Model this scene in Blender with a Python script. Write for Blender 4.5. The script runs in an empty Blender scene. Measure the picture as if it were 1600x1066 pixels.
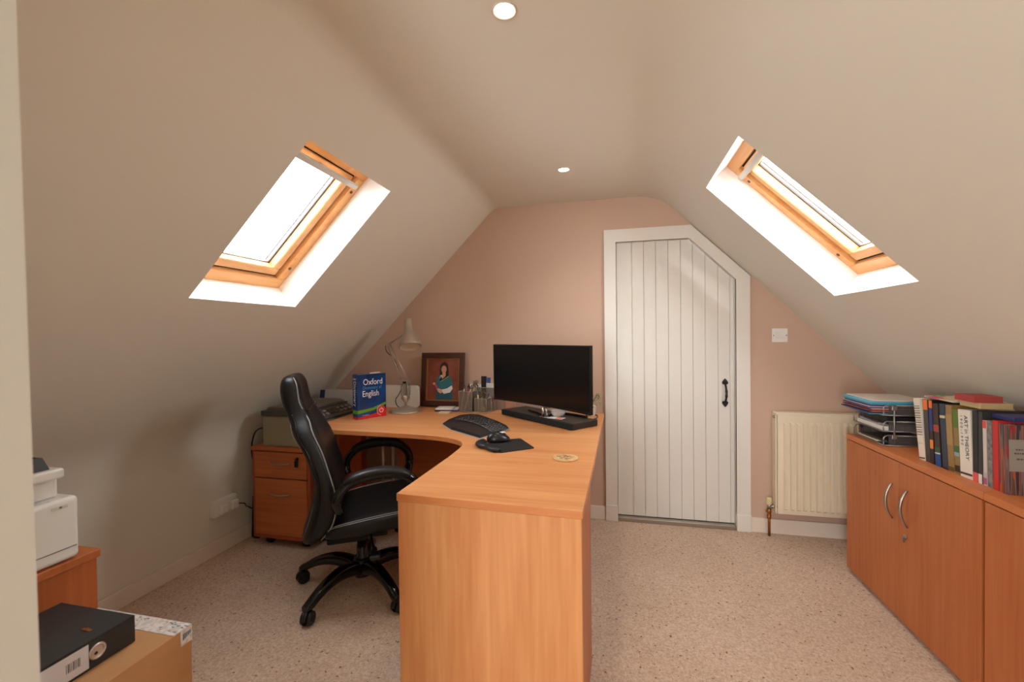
import bpy, bmesh, math, random
from mathutils import Vector, Matrix
random.seed(7)
PI = math.pi
S = bpy.context.scene
COL = S.collection
# ------------------------------------------------------------------ camera
cam_d = bpy.data.cameras.new('camera')
cam = bpy.data.objects.new('camera', cam_d); COL.objects.link(cam)
fw = Vector((-0.227, 0.974, -0.0141)).normalized()
rt = Vector((0.9737, 0.2274, -0.0118)); rt = (rt - fw * rt.dot(fw)).normalized()
up = rt.cross(fw)
cam.matrix_world = Matrix(((rt.x, up.x, -fw.x, 0), (rt.y, up.y, -fw.y, 0), (rt.z, up.z, -fw.z, 1.24), (0, 0, 0, 1)))
cam_d.sensor_width = 36; cam_d.lens = 690.46 * 36 / 1600
cam_d.clip_start = 0.02
cam_d.dof.use_dof = True; cam_d.dof.focus_distance = 2.7; cam_d.dof.aperture_fstop = 4.0
S.camera = cam
# ------------------------------------------------------------------ world and exposure
w = bpy.data.worlds.new('world'); S.world = w; w.use_nodes = True
bg = w.node_tree.nodes['Background']
bg.inputs[0].default_value = (0.90, 0.96, 1.0, 1); bg.inputs[1].default_value = 13.0
S.view_settings.view_transform = 'Standard'; S.view_settings.look = 'None'
S.view_settings.exposure = 0.80; S.view_settings.gamma = 1.0; S.view_settings.use_curve_mapping = False
S.cycles.use_denoising = True
S.cycles.max_bounces = 10; S.cycles.diffuse_bounces = 7; S.cycles.glossy_bounces = 4
S.cycles.transparent_max_bounces = 16
S.cycles.sample_clamp_indirect = 6.0

def portal(name, center, normal, sx, sy):
    l = bpy.data.lights.new(name, 'AREA'); l.shape = 'RECTANGLE'; l.size = sx; l.size_y = sy
    l.cycles.is_portal = True
    o = bpy.data.objects.new(name, l); COL.objects.link(o)
    o.location = center
    o.rotation_euler = Vector(normal).to_track_quat('-Z', 'Y').to_euler()
    return o

# ------------------------------------------------------------------ materials
def lin(c):
    return tuple(((v / 255) / 12.92 if v / 255 <= 0.04045 else ((v / 255 + 0.055) / 1.055) ** 2.4) for v in c) + (1,)
MATS = {}
def mat(name, rgb, rough=0.5, metal=0.0, coat=0.0, noise=None, bump=None, emit=None, alpha=None, spec=0.5, trans=0.0):
    if name in MATS: return MATS[name]
    m = bpy.data.materials.new(name); m.use_nodes = True
    nt = m.node_tree; b = nt.nodes['Principled BSDF']
    b.inputs['Base Color'].default_value = lin(rgb)
    b.inputs['Roughness'].default_value = rough; b.inputs['Metallic'].default_value = metal
    b.inputs['Coat Weight'].default_value = coat; b.inputs['Specular IOR Level'].default_value = spec
    b.inputs['Transmission Weight'].default_value = trans
    if emit: b.inputs['Emission Color'].default_value = lin(rgb); b.inputs['Emission Strength'].default_value = emit
    tc = nt.nodes.new('ShaderNodeTexCoord')
    if noise:      # (scale, amount 0..1, second colour)
        n = nt.nodes.new('ShaderNodeTexNoise'); n.inputs['Scale'].default_value = noise[0]; n.inputs['Detail'].default_value = 4
        nt.links.new(tc.outputs['Object'], n.inputs['Vector'])
        r = nt.nodes.new('ShaderNodeValToRGB'); r.color_ramp.elements[0].position = 0.5 - noise[1] / 2; r.color_ramp.elements[1].position = 0.5 + noise[1] / 2
        r.color_ramp.elements[0].color = lin(rgb); r.color_ramp.elements[1].color = lin(noise[2])
        nt.links.new(n.outputs['Fac'], r.inputs['Fac']); nt.links.new(r.outputs['Color'], b.inputs['Base Color'])
    if bump:       # (scale, strength, distance)
        n = nt.nodes.new('ShaderNodeTexNoise'); n.inputs['Scale'].default_value = bump[0]; n.inputs['Detail'].default_value = 3
        nt.links.new(tc.outputs['Object'], n.inputs['Vector'])
        bn = nt.nodes.new('ShaderNodeBump'); bn.inputs['Strength'].default_value = bump[1]; bn.inputs['Distance'].default_value = bump[2]
        nt.links.new(n.outputs['Fac'], bn.inputs['Height']); nt.links.new(bn.outputs['Normal'], b.inputs['Normal'])
    if alpha is not None: b.inputs['Alpha'].default_value = alpha
    MATS[name] = m; return m

def wood(name, c1, c2, axis, rough=0.38, fine=60, coarse=9):
    """streaky laminate, grain running along axis"""
    m = bpy.data.materials.new(name); m.use_nodes = True; nt = m.node_tree; b = nt.nodes['Principled BSDF']
    tc = nt.nodes.new('ShaderNodeTexCoord')
    def layer(sc, stretch, det):
        mp = nt.nodes.new('ShaderNodeMapping'); s = [sc] * 3; s[axis] = sc * stretch; mp.inputs['Scale'].default_value = s
        n = nt.nodes.new('ShaderNodeTexNoise'); n.inputs['Scale'].default_value = 1; n.inputs['Detail'].default_value = det; n.inputs['Distortion'].default_value = 0.25
        nt.links.new(tc.outputs['Object'], mp.inputs['Vector']); nt.links.new(mp.outputs['Vector'], n.inputs['Vector'])
        return n
    a = layer(fine, 0.05, 5); c = layer(coarse, 0.09, 3)
    mx = nt.nodes.new('ShaderNodeMix'); mx.data_type = 'FLOAT'; mx.inputs[0].default_value = 0.5
    nt.links.new(a.outputs['Fac'], mx.inputs[2]); nt.links.new(c.outputs['Fac'], mx.inputs[3])
    r = nt.nodes.new('ShaderNodeValToRGB'); r.color_ramp.elements[0].position = 0.36; r.color_ramp.elements[1].position = 0.64
    r.color_ramp.elements[0].color = lin(c2); r.color_ramp.elements[1].color = lin(c1)
    nt.links.new(mx.outputs[0], r.inputs['Fac']); nt.links.new(r.outputs['Color'], b.inputs['Base Color'])
    b.inputs['Roughness'].default_value = rough; b.inputs['Specular IOR Level'].default_value = 0.35
    return m
BE1, BE2 = (222, 160, 106), (204, 134, 82)
beech_x = wood('beech_grain_x', BE1, BE2, 0); beech_y = wood('beech_grain_y', BE1, BE2, 1); beech_z = wood('beech_grain_z', BE1, BE2, 2)
beech_edge = wood('beech_edging', (212, 138, 84), (198, 120, 68), 0)
DK1, DK2 = (190, 110, 62), (170, 92, 48)
cherry_x = wood('cherry_grain_x', DK1, DK2, 0); cherry_z = wood('cherry_grain_z', DK1, DK2, 2); cherry_edge = wood('cherry_edging', (166, 84, 46), (150, 72, 38), 0)
CB1, CB2 = (190, 114, 64), (172, 94, 49)
cup_z = wood('cupboard_grain_z', CB1, CB2, 2); cup_y = wood('cupboard_grain_y', (202, 124, 72), (188, 106, 58), 1)
pine_x = wood('pine_grain_x', (232, 178, 116), (214, 148, 84), 0, 0.3, 40, 7); 
pine_y = wood('pine_grain_y', (232, 178, 116), (214, 148, 84), 1, 0.3, 40, 7)
pine_z = wood('pine_grain_z', (232, 178, 116), (214, 148, 84), 2, 0.3, 40, 7)
oakdark = mat('dark_frame_wood', (70, 30, 18), 0.35, coat=0.3)
plaster_c = mat('ceiling_paint', (224, 220, 208), 0.9, bump=(60, 0.12, 0.004))
plaster_w = mat('knee_wall_paint', (224, 220, 208), 0.9, bump=(60, 0.12, 0.004))
pink = mat('pink_paint', (204, 174, 155), 0.85, bump=(70, 0.12, 0.004))
reveal = mat('reveal_white', (246, 244, 240), 0.8)
gloss_white = mat('gloss_white_paint', (228, 225, 218), 0.2, coat=1.0, spec=.7, bump=(9, 0.25, 0.01))
satin_white = mat('satin_white_paint', (230, 226, 218), 0.35)
skirt_white = mat('skirting_paint', (232, 222, 210), 0.45)
white_pl = mat('white_plastic', (236, 234, 228), 0.35)
cream_enamel = mat('cream_enamel', (236, 224, 200), 0.35)
chrome = mat('chrome', (190, 188, 186), 0.25, 1.0)
brushed = mat('brushed_steel', (176, 170, 160), 0.35, 1.0)
satin_grey = mat('satin_metal_grey', (190, 182, 170), 0.34, 0.7)
brass = mat('brass', (176, 118, 66), 0.35, 1.0)
black_pl = mat('black_plastic', (20, 20, 21), 0.35)
black_gl = mat('black_gloss_plastic', (14, 14, 15), 0.12)
black_mt = mat('black_matte', (22, 21, 21), 0.75)
leather = mat('black_leather', (15, 15, 16), 0.42, bump=(160, 0.25, 0.002), spec=0.4)
thread = mat('grey_thread', (150, 150, 148), 0.7)
rubber = mat('black_rubber', (16, 16, 16), 0.6)
iron = mat('black_iron', (12, 12, 12), 0.45)
screen = mat('screen_glass', (9, 9, 10), 0.22)
fabric_blk = mat('speaker_fabric', (16, 16, 18), 0.85, bump=(900, 0.4, 0.001))
paper = mat('white_paper', (232, 228, 222), 0.8)
cream_paper = mat('cream_paper', (216, 200, 170), 0.85)
pages = mat('page_block', (214, 202, 182), 0.9, noise=(90, 0.4, (190, 176, 152)))
card = mat('cardboard', (190, 142, 96), 0.85, noise=(14, 0.5, (178, 130, 86)))
tape = mat('packing_tape', (206, 196, 190), 0.25, noise=(70, 0.1, (226, 218, 212)))
cork = mat('cork', (222, 184, 132), 0.8, noise=(120, 0.3, (190, 150, 98)))
def flat(rgb, rough=0.55): return mat('paint_%d_%d_%d' % rgb, rgb, rough)

carpet = bpy.data.materials.new('carpet'); carpet.use_nodes = True
nt = carpet.node_tree; b = nt.nodes['Principled BSDF']; b.inputs['Roughness'].default_value = 1.0; b.inputs['Specular IOR Level'].default_value = 0.1
tc = nt.nodes.new('ShaderNodeTexCoord')
n1 = nt.nodes.new('ShaderNodeTexNoise'); n1.inputs['Scale'].default_value = 110; n1.inputs['Detail'].default_value = 6; n1.inputs['Roughness'].default_value = 0.7
n2 = nt.nodes.new('ShaderNodeTexNoise'); n2.inputs['Scale'].default_value = 75; n2.inputs['Detail'].default_value = 2
n3 = nt.nodes.new('ShaderNodeTexNoise'); n3.inputs['Scale'].default_value = 2.2; n3.inputs['Detail'].default_value = 3
for n in (n1, n2, n3): nt.links.new(tc.outputs['Object'], n.inputs['Vector'])
r1 = nt.nodes.new('ShaderNodeValToRGB'); r1.color_ramp.elements[0].position = 0.34; r1.color_ramp.elements[1].position = 0.66
r1.color_ramp.elements[0].color = lin((186, 158, 136)); r1.color_ramp.elements[1].color = lin((228, 207, 188))
nt.links.new(n1.outputs['Fac'], r1.inputs['Fac'])
r2 = nt.nodes.new('ShaderNodeValToRGB'); r2.color_ramp.elements[0].position = 0.66; r2.color_ramp.elements[1].position = 0.72
r2.color_ramp.elements[0].color = (1, 1, 1, 1); r2.color_ramp.elements[1].color = lin((166, 130, 108))
nt.links.new(n2.outputs['Fac'], r2.inputs['Fac'])
r3 = nt.nodes.new('ShaderNodeValToRGB'); r3.color_ramp.elements[0].position = 0.3; r3.color_ramp.elements[1].position = 0.7
r3.color_ramp.elements[0].color = (0.88, 0.86, 0.84, 1); r3.color_ramp.elements[1].color = (1, 1, 1, 1)
nt.links.new(n3.outputs['Fac'], r3.inputs['Fac'])
def mul(a_, b_):
    m_ = nt.nodes.new('ShaderNodeMix'); m_.data_type = 'RGBA'; m_.blend_type = 'MULTIPLY'; m_.inputs[0].default_value = 1
    nt.links.new(a_, m_.inputs[6]); nt.links.new(b_, m_.inputs[7]); return m_.outputs[2]
nt.links.new(mul(mul(r1.outputs['Color'], r2.outputs['Color']), r3.outputs['Color']), b.inputs['Base Color'])
bp = nt.nodes.new('ShaderNodeBump'); bp.inputs['Strength'].default_value = 0.6; bp.inputs['Distance'].default_value = 0.006
nt.links.new(n1.outputs['Fac'], bp.inputs['Height']); nt.links.new(bp.outputs['Normal'], b.inputs['Normal'])

pane = bpy.data.materials.new('window_glass'); pane.use_nodes = True; nt = pane.node_tree; nt.nodes.clear()
o_ = nt.nodes.new('ShaderNodeOutputMaterial'); mx = nt.nodes.new('ShaderNodeMixShader'); mx.inputs[0].default_value = 0.06
t_ = nt.nodes.new('ShaderNodeBsdfTransparent'); g_ = nt.nodes.new('ShaderNodeBsdfGlossy'); g_.inputs['Roughness'].default_value = 0.02
nt.links.new(t_.outputs[0], mx.inputs[1]); nt.links.new(g_.outputs[0], mx.inputs[2]); nt.links.new(mx.outputs[0], o_.inputs[0])

def wire_mesh(name, rgb, scale=420, cover=0.42):
    m = bpy.data.materials.new(name); m.use_nodes = True; nt = m.node_tree; b = nt.nodes['Principled BSDF']
    b.inputs['Base Color'].default_value = lin(rgb); b.inputs['Metallic'].default_value = 0.6; b.inputs['Roughness'].default_value = 0.4
    tc = nt.nodes.new('ShaderNodeTexCoord'); outs = []
    sep = nt.nodes.new('ShaderNodeSeparateXYZ'); nt.links.new(tc.outputs['Object'], sep.inputs[0])
    ad = nt.nodes.new('ShaderNodeMath'); ad.operation = 'ADD'; nt.links.new(sep.outputs[0], ad.inputs[0]); nt.links.new(sep.outputs[1], ad.inputs[1])
    for src in (ad.outputs[0], sep.outputs[2]):
        mu = nt.nodes.new('ShaderNodeMath'); mu.operation = 'MULTIPLY'; mu.inputs[1].default_value = scale; nt.links.new(src, mu.inputs[0])
        fr = nt.nodes.new('ShaderNodeMath'); fr.operation = 'FRACT'; nt.links.new(mu.outputs[0], fr.inputs[0])
        lt = nt.nodes.new('ShaderNodeMath'); lt.operation = 'LESS_THAN'; lt.inputs[1].default_value = cover; nt.links.new(fr.outputs[0], lt.inputs[0]); outs.append(lt.outputs[0])
    mxx = nt.nodes.new('ShaderNodeMath'); mxx.operation = 'MAXIMUM'; nt.links.new(outs[0], mxx.inputs[0]); nt.links.new(outs[1], mxx.inputs[1])
    nt.links.new(mxx.outputs[0], b.inputs['Alpha']); return m
mesh_metal = wire_mesh('silver_wire_mesh', (150, 146, 140))
glass = mat('clear_glass', (214, 208, 204), 0.08, alpha=0.42)
soft_plastic = mat('translucent_plastic', (206, 200, 200), 0.4, alpha=0.75)

# ------------------------------------------------------------------ mesh helpers
class MB:
    def __init__(s): s.bm = bmesh.new(); s.mi = 0
    def _fin(s, fs):
        for f in fs: f.material_index = s.mi
    def m(s, i): s.mi = i; return s
    def box(s, x0, x1, y0, y1, z0, z1, bev=0.0, seg=2, rot=None, piv=None):
        t = bmesh.new()
        bmesh.ops.create_cube(t, size=1)
        for v in t.verts: v.co = Vector(((x0 + x1) / 2 + v.co.x * (x1 - x0), (y0 + y1) / 2 + v.co.y * (y1 - y0), (z0 + z1) / 2 + v.co.z * (z1 - z0)))
        if bev > 0: bmesh.ops.bevel(t, geom=t.edges[:], offset=min(bev, 0.45 * min(abs(x1 - x0), abs(y1 - y0), abs(z1 - z0))), segments=seg, profile=0.5, affect='EDGES')
        if rot is not None:
            p = Vector(piv if piv else ((x0 + x1) / 2, (y0 + y1) / 2, (z0 + z1) / 2))
            for v in t.verts: v.co = rot @ (v.co - p) + p
        return s.merge(t)
    def merge(s, t, M=None):
        if M is not None: bmesh.ops.transform(t, matrix=M, verts=t.verts)
        vs = {v: s.bm.verts.new(v.co) for v in t.verts}
        for f in t.faces:
            try: nf = s.bm.faces.new([vs[v] for v in f.verts]); nf.material_index = s.mi; nf.smooth = f.smooth
            except ValueError: pass
        t.free(); return s
    def hull8(s, a, b):
        """bottom ring a, top ring b (same count)"""
        va = [s.bm.verts.new(p) for p in a]; vb = [s.bm.verts.new(p) for p in b]; n = len(a)
        fs = [s.bm.faces.new(va[::-1]), s.bm.faces.new(vb)]
        for i in range(n): fs.append(s.bm.faces.new((va[i], va[(i + 1) % n], vb[(i + 1) % n], vb[i])))
        s._fin(fs); return s
    def prism(s, poly, z0, z1): return s.hull8([(x, y, z0) for x, y in poly], [(x, y, z1) for x, y in poly])
    def prism_y(s, poly, y0, y1): return s.hull8([(x, y0, z) for x, z in poly], [(x, y1, z) for x, z in poly])
    def face(s, pts):
        f = s.bm.faces.new([s.bm.verts.new(p) for p in pts]); f.material_index = s.mi; return s
    def loft(s, rings, cap=True, smooth=True, closed=True):
        vr = [[s.bm.verts.new(p) for p in r] for r in rings]; n = len(rings[0]); fs = []
        for a, b in zip(vr[:-1], vr[1:]):
            for i in range(n if closed else n - 1): fs.append(s.bm.faces.new((a[i], a[(i + 1) % n], b[(i + 1) % n], b[i])))
        for f in fs: f.smooth = smooth
        if cap and closed: fs += [s.bm.faces.new(vr[0][::-1]), s.bm.faces.new(vr[-1])]
        s._fin(fs); return s
    def cyl(s, p0, p1, r0, r1=None, n=16, smooth=True):
        p0, p1 = Vector(p0), Vector(p1); r1 = r0 if r1 is None else r1
        q = (p1 - p0).to_track_quat('Z', 'Y')
        ring = lambda p, r: [p + q @ Vector((r * math.cos(2 * PI * i / n), r * math.sin(2 * PI * i / n), 0)) for i in range(n)]
        return s.loft([ring(p0, r0), ring(p1, r1)], smooth=smooth)
    def tube(s, pts, r, n=8, sx=1.0, sy=1.0, upv=(0, 0, 1), cap=True):
        pts = [Vector(p) for p in pts]; rings = []
        for i, p in enumerate(pts):
            d = (pts[min(i + 1, len(pts) - 1)] - pts[max(i - 1, 0)]).normalized()
            a = Vector(upv).cross(d)
            if a.length < 1e-3: a = Vector((1, 0, 0)).cross(d)
            a.normalize(); c = d.cross(a); rr = r[i] if isinstance(r, (list, tuple)) else r
            rings.append([p + a * rr * sx * math.cos(2 * PI * k / n) + c * rr * sy * math.sin(2 * PI * k / n) for k in range(n)])
        return s.loft(rings, cap=cap)
    def lathe(s, prof, c=(0, 0, 0), n=32, M=None, cap=True):
        rings = [[Vector((r * math.cos(2 * PI * k / n), r * math.sin(2 * PI * k / n), z)) for k in range(n)] for r, z in prof]
        if M is not None: rings = [[M @ p for p in r] for r in rings]
        rings = [[p + Vector(c) for p in r] for r in rings]
        return s.loft(rings, cap=cap)
    def sphere(s, c, r, sc=(1, 1, 1), n=12):
        t = bmesh.new(); bmesh.ops.create_uvsphere(t, u_segments=n * 2, v_segments=n, radius=r)
        for v in t.verts: v.co = Vector((v.co.x * sc[0] + c[0], v.co.y * sc[1] + c[1], v.co.z * sc[2] + c[2]))
        for f in t.faces: f.smooth = True
        return s.merge(t)
    def text(s, string, size, M, ext=0.0004, align='LEFT', xs=1.0):
        cu = bpy.data.curves.new('t', 'FONT'); cu.body = string; cu.size = size; cu.extrude = ext; cu.align_x = align; cu.resolution_u = 3
        o = bpy.data.objects.new('t', cu); COL.objects.link(o)
        dg = bpy.context.evaluated_depsgraph_get(); me = bpy.data.meshes.new_from_object(o.evaluated_get(dg))
        t = bmesh.new(); t.from_mesh(me)
        for v in t.verts: v.co.x *= xs
        bpy.data.objects.remove(o); bpy.data.curves.remove(cu); bpy.data.meshes.remove(me)
        return s.merge(t, M)

def smoothpath(pts, k=6):
    """Catmull-Rom through pts"""
    P = [Vector(p) for p in pts]; P = [2 * P[0] - P[1]] + P + [2 * P[-1] - P[-2]]; out = []
    for i in range(1, len(P) - 2):
        for j in range(k):
            t = j / k; a, b_, c, d = P[i - 1], P[i], P[i + 1], P[i + 2]
            out.append(0.5 * (2 * b_ + (c - a) * t + (2 * a - 5 * b_ + 4 * c - d) * t * t + (3 * b_ - a - 3 * c + d) * t ** 3))
    out.append(P[-2]); return out

def link(name, mb, mats, parent=None, M=None, label=None, local=False, keep=False):
    """make ONE mesh object. Vertices are world coordinates unless local; they are re-expressed in the parent's frame."""
    bmesh.ops.recalc_face_normals(mb.bm, faces=mb.bm.faces[:]) if not keep else None
    if M is not None: bmesh.ops.transform(mb.bm, matrix=M, verts=mb.bm.verts)
    me = bpy.data.meshes.new(name)
    o = bpy.data.objects.new(name, me); COL.objects.link(o)
    if parent is not None:
        o.parent = parent
        if not local:
            root = parent
            while root.parent: root = root.parent
            bmesh.ops.transform(mb.bm, matrix=root.matrix_basis.inverted(), verts=mb.bm.verts)
    elif not local:
        vs = mb.bm.verts
        lo = [min(v.co[i] for v in vs) for i in range(3)]; hi = [max(v.co[i] for v in vs) for i in range(3)]
        c = Vector(((lo[0] + hi[0]) / 2, (lo[1] + hi[1]) / 2, lo[2]))
        bmesh.ops.translate(mb.bm, vec=-c, verts=vs); o.location = c
    mb.bm.to_mesh(me); mb.bm.free()
    for m_ in (mats if isinstance(mats, (list, tuple)) else [mats]): me.materials.append(m_)
    if label: o['label'] = label
    return o
def thing(name, label, cat, loc, rotz=0.0, group=None, M=None):
    o = bpy.data.objects.new(name, None); COL.objects.link(o); o.empty_display_size = 0.05
    if M is not None: o.matrix_basis = M
    else: o.location = loc; o.rotation_euler = (0, 0, rotz)
    o.matrix_basis = o.matrix_basis.copy() if M is not None else Matrix.Translation(Vector(loc)) @ Matrix.Rotation(rotz, 4, 'Z')
    return tag(o, label, cat, group)
def tag(o, label, cat, group=None):
    o['label'] = label; o['category'] = cat
    if group: o['group'] = group
    return o
def struct(o, label=None, cat=None):
    o['kind'] = 'structure'
    if label: o['label'] = label
    if cat: o['category'] = cat
    return o

# ------------------------------------------------------------------ the room
XL, XR, YB, YN = -2.241, 1.72, 3.0, -2.2       # knee walls, back wall, rear wall
ZC = 2.13
zl = lambda x: x + 2.944          # left slope
zr = lambda x: 2.40 - 0.99 * x    # right slope
mb = MB().box(XL - 0.1, XR + 0.1, YN - 0.1, YB + 0.1, -0.05, 0.0); struct(link('floor', mb, carpet), 'speckled beige carpet floor', 'floor')
RZ = 0.71 + 0.0
mb = MB().box(XL - 0.06, XL, YN, YB + .05, 0, zl(XL) + 0.02); struct(link('wall_left', mb, plaster_w), 'low knee wall under the left slope', 'wall')
mb = MB().box(XR, XR + 0.06, YN, YB + .05, 0, zr(XR) + 0.02); struct(link('wall_right', mb, plaster_w), 'low knee wall behind the cupboards', 'wall')

# ceiling section polyline (left crease, flat, right curve)
def arc(p0, pc, p1, n=10):
    return [((1 - t) ** 2 * p0[0] + 2 * t * (1 - t) * pc[0] + t * t * p1[0], (1 - t) ** 2 * p0[1] + 2 * t * (1 - t) * pc[1] + t * t * p1[1]) for t in [i / n for i in range(n + 1)]]
cl = ZC - 2.944; cr = (2.40 - ZC) / 0.99
flat_pts = arc((cl - .035, zl(cl - .035)), (cl, ZC), (cl + .05, ZC)) + arc((cr - .13, ZC), (cr, ZC), (cr + .11, zr(cr + .11)))
Y0, Y1 = YN - .02, YB + .04
mb = MB(); mb.loft([[(x, Y0, z) for x, z in flat_pts], [(x, Y1, z) for x, z in flat_pts]], closed=False)
struct(link('ceiling', mb, plaster_c, keep=True), 'flat centre of the painted attic ceiling', 'ceiling')

DEP = 0.14
class Slope:
    """maps (s down the slope, y, n outward) to the world"""
    def __init__(s, side):
        s.side = side
        if side == 'L': s.o = Vector((cl - .035, 0, zl(cl - .035))); s.d = Vector((-1, 0, -1)).normalized(); s.n = Vector((-1, 0, 1)).normalized()
        else: s.o = Vector((cr + .11, 0, zr(cr + .11))); s.d = Vector((1, 0, -0.99)).normalized(); s.n = Vector((0.99, 0, 1)).normalized()
    def w(s, a, y, n=0): return s.o + s.d * a + s.n * n + Vector((0, y, 0))
    def s_of(s, x): return (x - s.o.x) / s.d.x
def slope_mesh(sl, name, xbot, hole_x, hole_y, label):
    smax = sl.s_of(xbot) + .03; s0, s1 = sorted(sl.s_of(x) for x in hole_x); y0, y1 = hole_y
    mb = MB(); q = lambda a0, a1, b0, b1: mb.face([sl.w(a0, b0), sl.w(a1, b0), sl.w(a1, b1), sl.w(a0, b1)])
    q(0, s0, Y0, Y1); q(s1, smax, Y0, Y1); q(s0, s1, Y0, y0); q(s0, s1, y1, Y1)
    mb.m(1)
    for (a, b_), (c, d) in (((s0, y0), (s1, y0)), ((s1, y0), (s1, y1)), ((s1, y1), (s0, y1)), ((s0, y1), (s0, y0))):
        mb.face([sl.w(a, b_), sl.w(c, d), sl.w(c, d, DEP), sl.w(a, b_, DEP)])
    if sl.side == 'L':
        mb.m(0); fp_ = arc((XL + .10, zl(XL + .10) - .0006), (XL + .0006, zl(XL)), (XL + .0006, zl(XL) - .15), 14)
        mb.loft([[(x, Y0, z) for x, z in fp_], [(x, Y1, z) for x, z in fp_]], closed=False)
    # opaque roof build-up behind the lining
    mb.m(0)
    q2 = lambda a0, a1, b0, b1: mb.face([sl.w(a0, b0, .25), sl.w(a1, b0, .25), sl.w(a1, b1, .25), sl.w(a0, b1, .25)])
    q2(-.4, s0 - .08, Y0, Y1); q2(s1 + .08, smax, Y0, Y1); q2(s0 - .08, s1 + .08, Y0, y0 - .08); q2(s0 - .08, s1 + .08, y1 + .08, Y1)
    o = struct(link(name, mb, [plaster_c, reveal], keep=True), label, 'ceiling')
    return s0, s1, y0, y1
SL, SR = Slope('L'), Slope('R')
hL = slope_mesh(SL, 'ceiling_left', XL, (-1.552, -1.023), (1.338, 1.905), 'left sloping ceiling around the skylight')
hR = slope_mesh(SR, 'ceiling_right', XR, (0.446, 1.005), (1.775, 2.366), 'right sloping ceiling around the skylight')

def roof_window(idx, sl, h, label, near_bar_to=None):
    s0, s1, y0, y1 = h; n0 = DEP - .005
    base = sl.w((s0 + s1) / 2, (y0 + y1) / 2, n0)
    root = thing('window_%d' % idx, label, 'window', base); root['kind'] = 'structure'
    def bar(mb, a0, a1, b0, b1, c0, c1):
        ring = lambda c: [sl.w(a0, b0, c), sl.w(a1, b0, c), sl.w(a1, b1, c), sl.w(a0, b1, c)]
        mb.hull8(ring(c0), ring(c1))
    F = .058; e = .003
    def frame(name, s0, s1, y0, y1, F, c0, c1, mats, parent):
        obs = []
        mb = MB(); bar(mb, s0, s0 + F, y0, y1, c0, c1); bar(mb, s1 - F, s1, y0, y1, c0, c1)
        mb.m(1); bar(mb, s0 + F, s1 - F, y0, y0 + F, c0, c1); bar(mb, s0 + F, s1 - F, y1 - F, y1, c0, c1)
        bmesh.ops.bevel(mb.bm, geom=mb.bm.edges[:], offset=.003, segments=2, affect='EDGES')
        return link(name, mb, mats, parent)
    fr = frame('window_frame', s0 - e, s1 + e, y0 - e, y1 + e, F, n0, n0 + .09, [pine_y, pine_x], root)
    mb = MB();  # dark gap seal
    g = F - .002
    for a in ((s0 + g, s0 + g + .012, y0 + g, y1 - g), (s1 - g - .012, s1 - g, y0 + g, y1 - g), (s0 + g, s1 - g, y0 + g, y0 + g + .012), (s0 + g, s1 - g, y1 - g - .012, y1 - g)): bar(mb, *a, n0 + .022, n0 + .085)
    link('seal', mb, black_mt, root)
    S2 = F + .007
    sa = frame('sash', s0 + S2, s1 - S2, y0 + S2, y1 - S2, .042, n0 + .012, n0 + .07, [pine_y, pine_x], root)
    G = S2 + .040
    mb = MB(); bar(mb, s0 + G, s1 - G, y0 + G, y1 - G, n0 + .055, n0 + .06); link('pane', mb, pane, sa)
    mb = MB()     # grey glazing gasket round the glass
    for a in ((s0 + G, s1 - G, y0 + G, y0 + G + .006), (s0 + G, s1 - G, y1 - G - .010, y1 - G), (s0 + G, s0 + G + .006, y0 + G, y1 - G), (s1 - G - .006, s1 - G, y0 + G, y1 - G)): bar(mb, *a, n0 + .048, n0 + .0545)
    for yy in (y1 - G - .02, y0 + G + .015): bar(mb, s0 + G + .006, s1 - G - .006, yy, yy + .007, n0 + .0605, n0 + .066)
    link('glazing_gasket', mb, mat('gasket_grey', (58, 60, 70), .5), sa)
    # ventilation flap bar along the top of the sash
    mb = MB(); bar(mb, s0 + .078, s0 + .106, y0 + .06, y1 - .05, n0 - .030, n0 - .018)
    bmesh.ops.bevel(mb.bm, geom=mb.bm.edges[:], offset=.005, segments=2, affect='EDGES')
    vb = link('ventilation_bar', mb, mat('aluminium_bar', (206, 200, 190), .4, .3), root)
    for yy in (y0 + .14, (y0 + y1) / 2, y1 - .085):
        mb = MB(); bar(mb, s0 + .084, s0 + .098, yy - .006, yy + .006, n0 - .02, n0 + .012); link('bracket', mb, brushed, vb)
    for sd in ((y0 + F, 1), (y1 - F, -1)):
        for a in (s0 + .13, s1 - .13):
            mb = MB(); p = sl.w(a, sd[0] + sd[1] * -.028, n0 - .001); q = sl.w(a, sd[0] + sd[1] * -.028, n0 - .004)
            mb.cyl(p, q, .008, .007, 16); link('screw_cap', mb, mat('screw_grey', (90, 90, 100), .3, .8), root)
    portal('skylight_portal', sl.w((s0 + s1) / 2, (y0 + y1) / 2, n0 + .1), -sl.n, s1 - s0, y1 - y0)
    return root
roof_window(1, SL, hL, 'pine-framed skylight in the left slope above the office chair')
roof_window(2, SR, hR, 'pine-framed skylight in the right slope beside the plank door')

# back wall with the door notch
DX0, DX1 = .004, .738
mb = MB(); zt = lambda x: min(ZC, zl(x), zr(x)) + .03
wx = [XL - .05, cl, DX0, .273, .463, DX1, XR + .05]
door_top = lambda x: 1.846 if x <= .463 else 1.846 - (x - .463) * (1.846 - 1.576) / (DX1 - .463)
for a, b_ in zip(wx[:-1], wx[1:]):
    lo = (lambda x: door_top(x)) if DX0 <= (a + b_) / 2 <= DX1 else (lambda x: -.02)
    mb.prism_y([(a, lo(a)), (b_, lo(b_)), (b_, zt(b_)), (a, zt(a))], YB, YB + .1)
bmesh.ops.remove_doubles(mb.bm, verts=mb.bm.verts[:], dist=1e-5)
struct(link('wall_back', mb, pink), 'dusky pink end wall around the plank door', 'wall')

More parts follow.
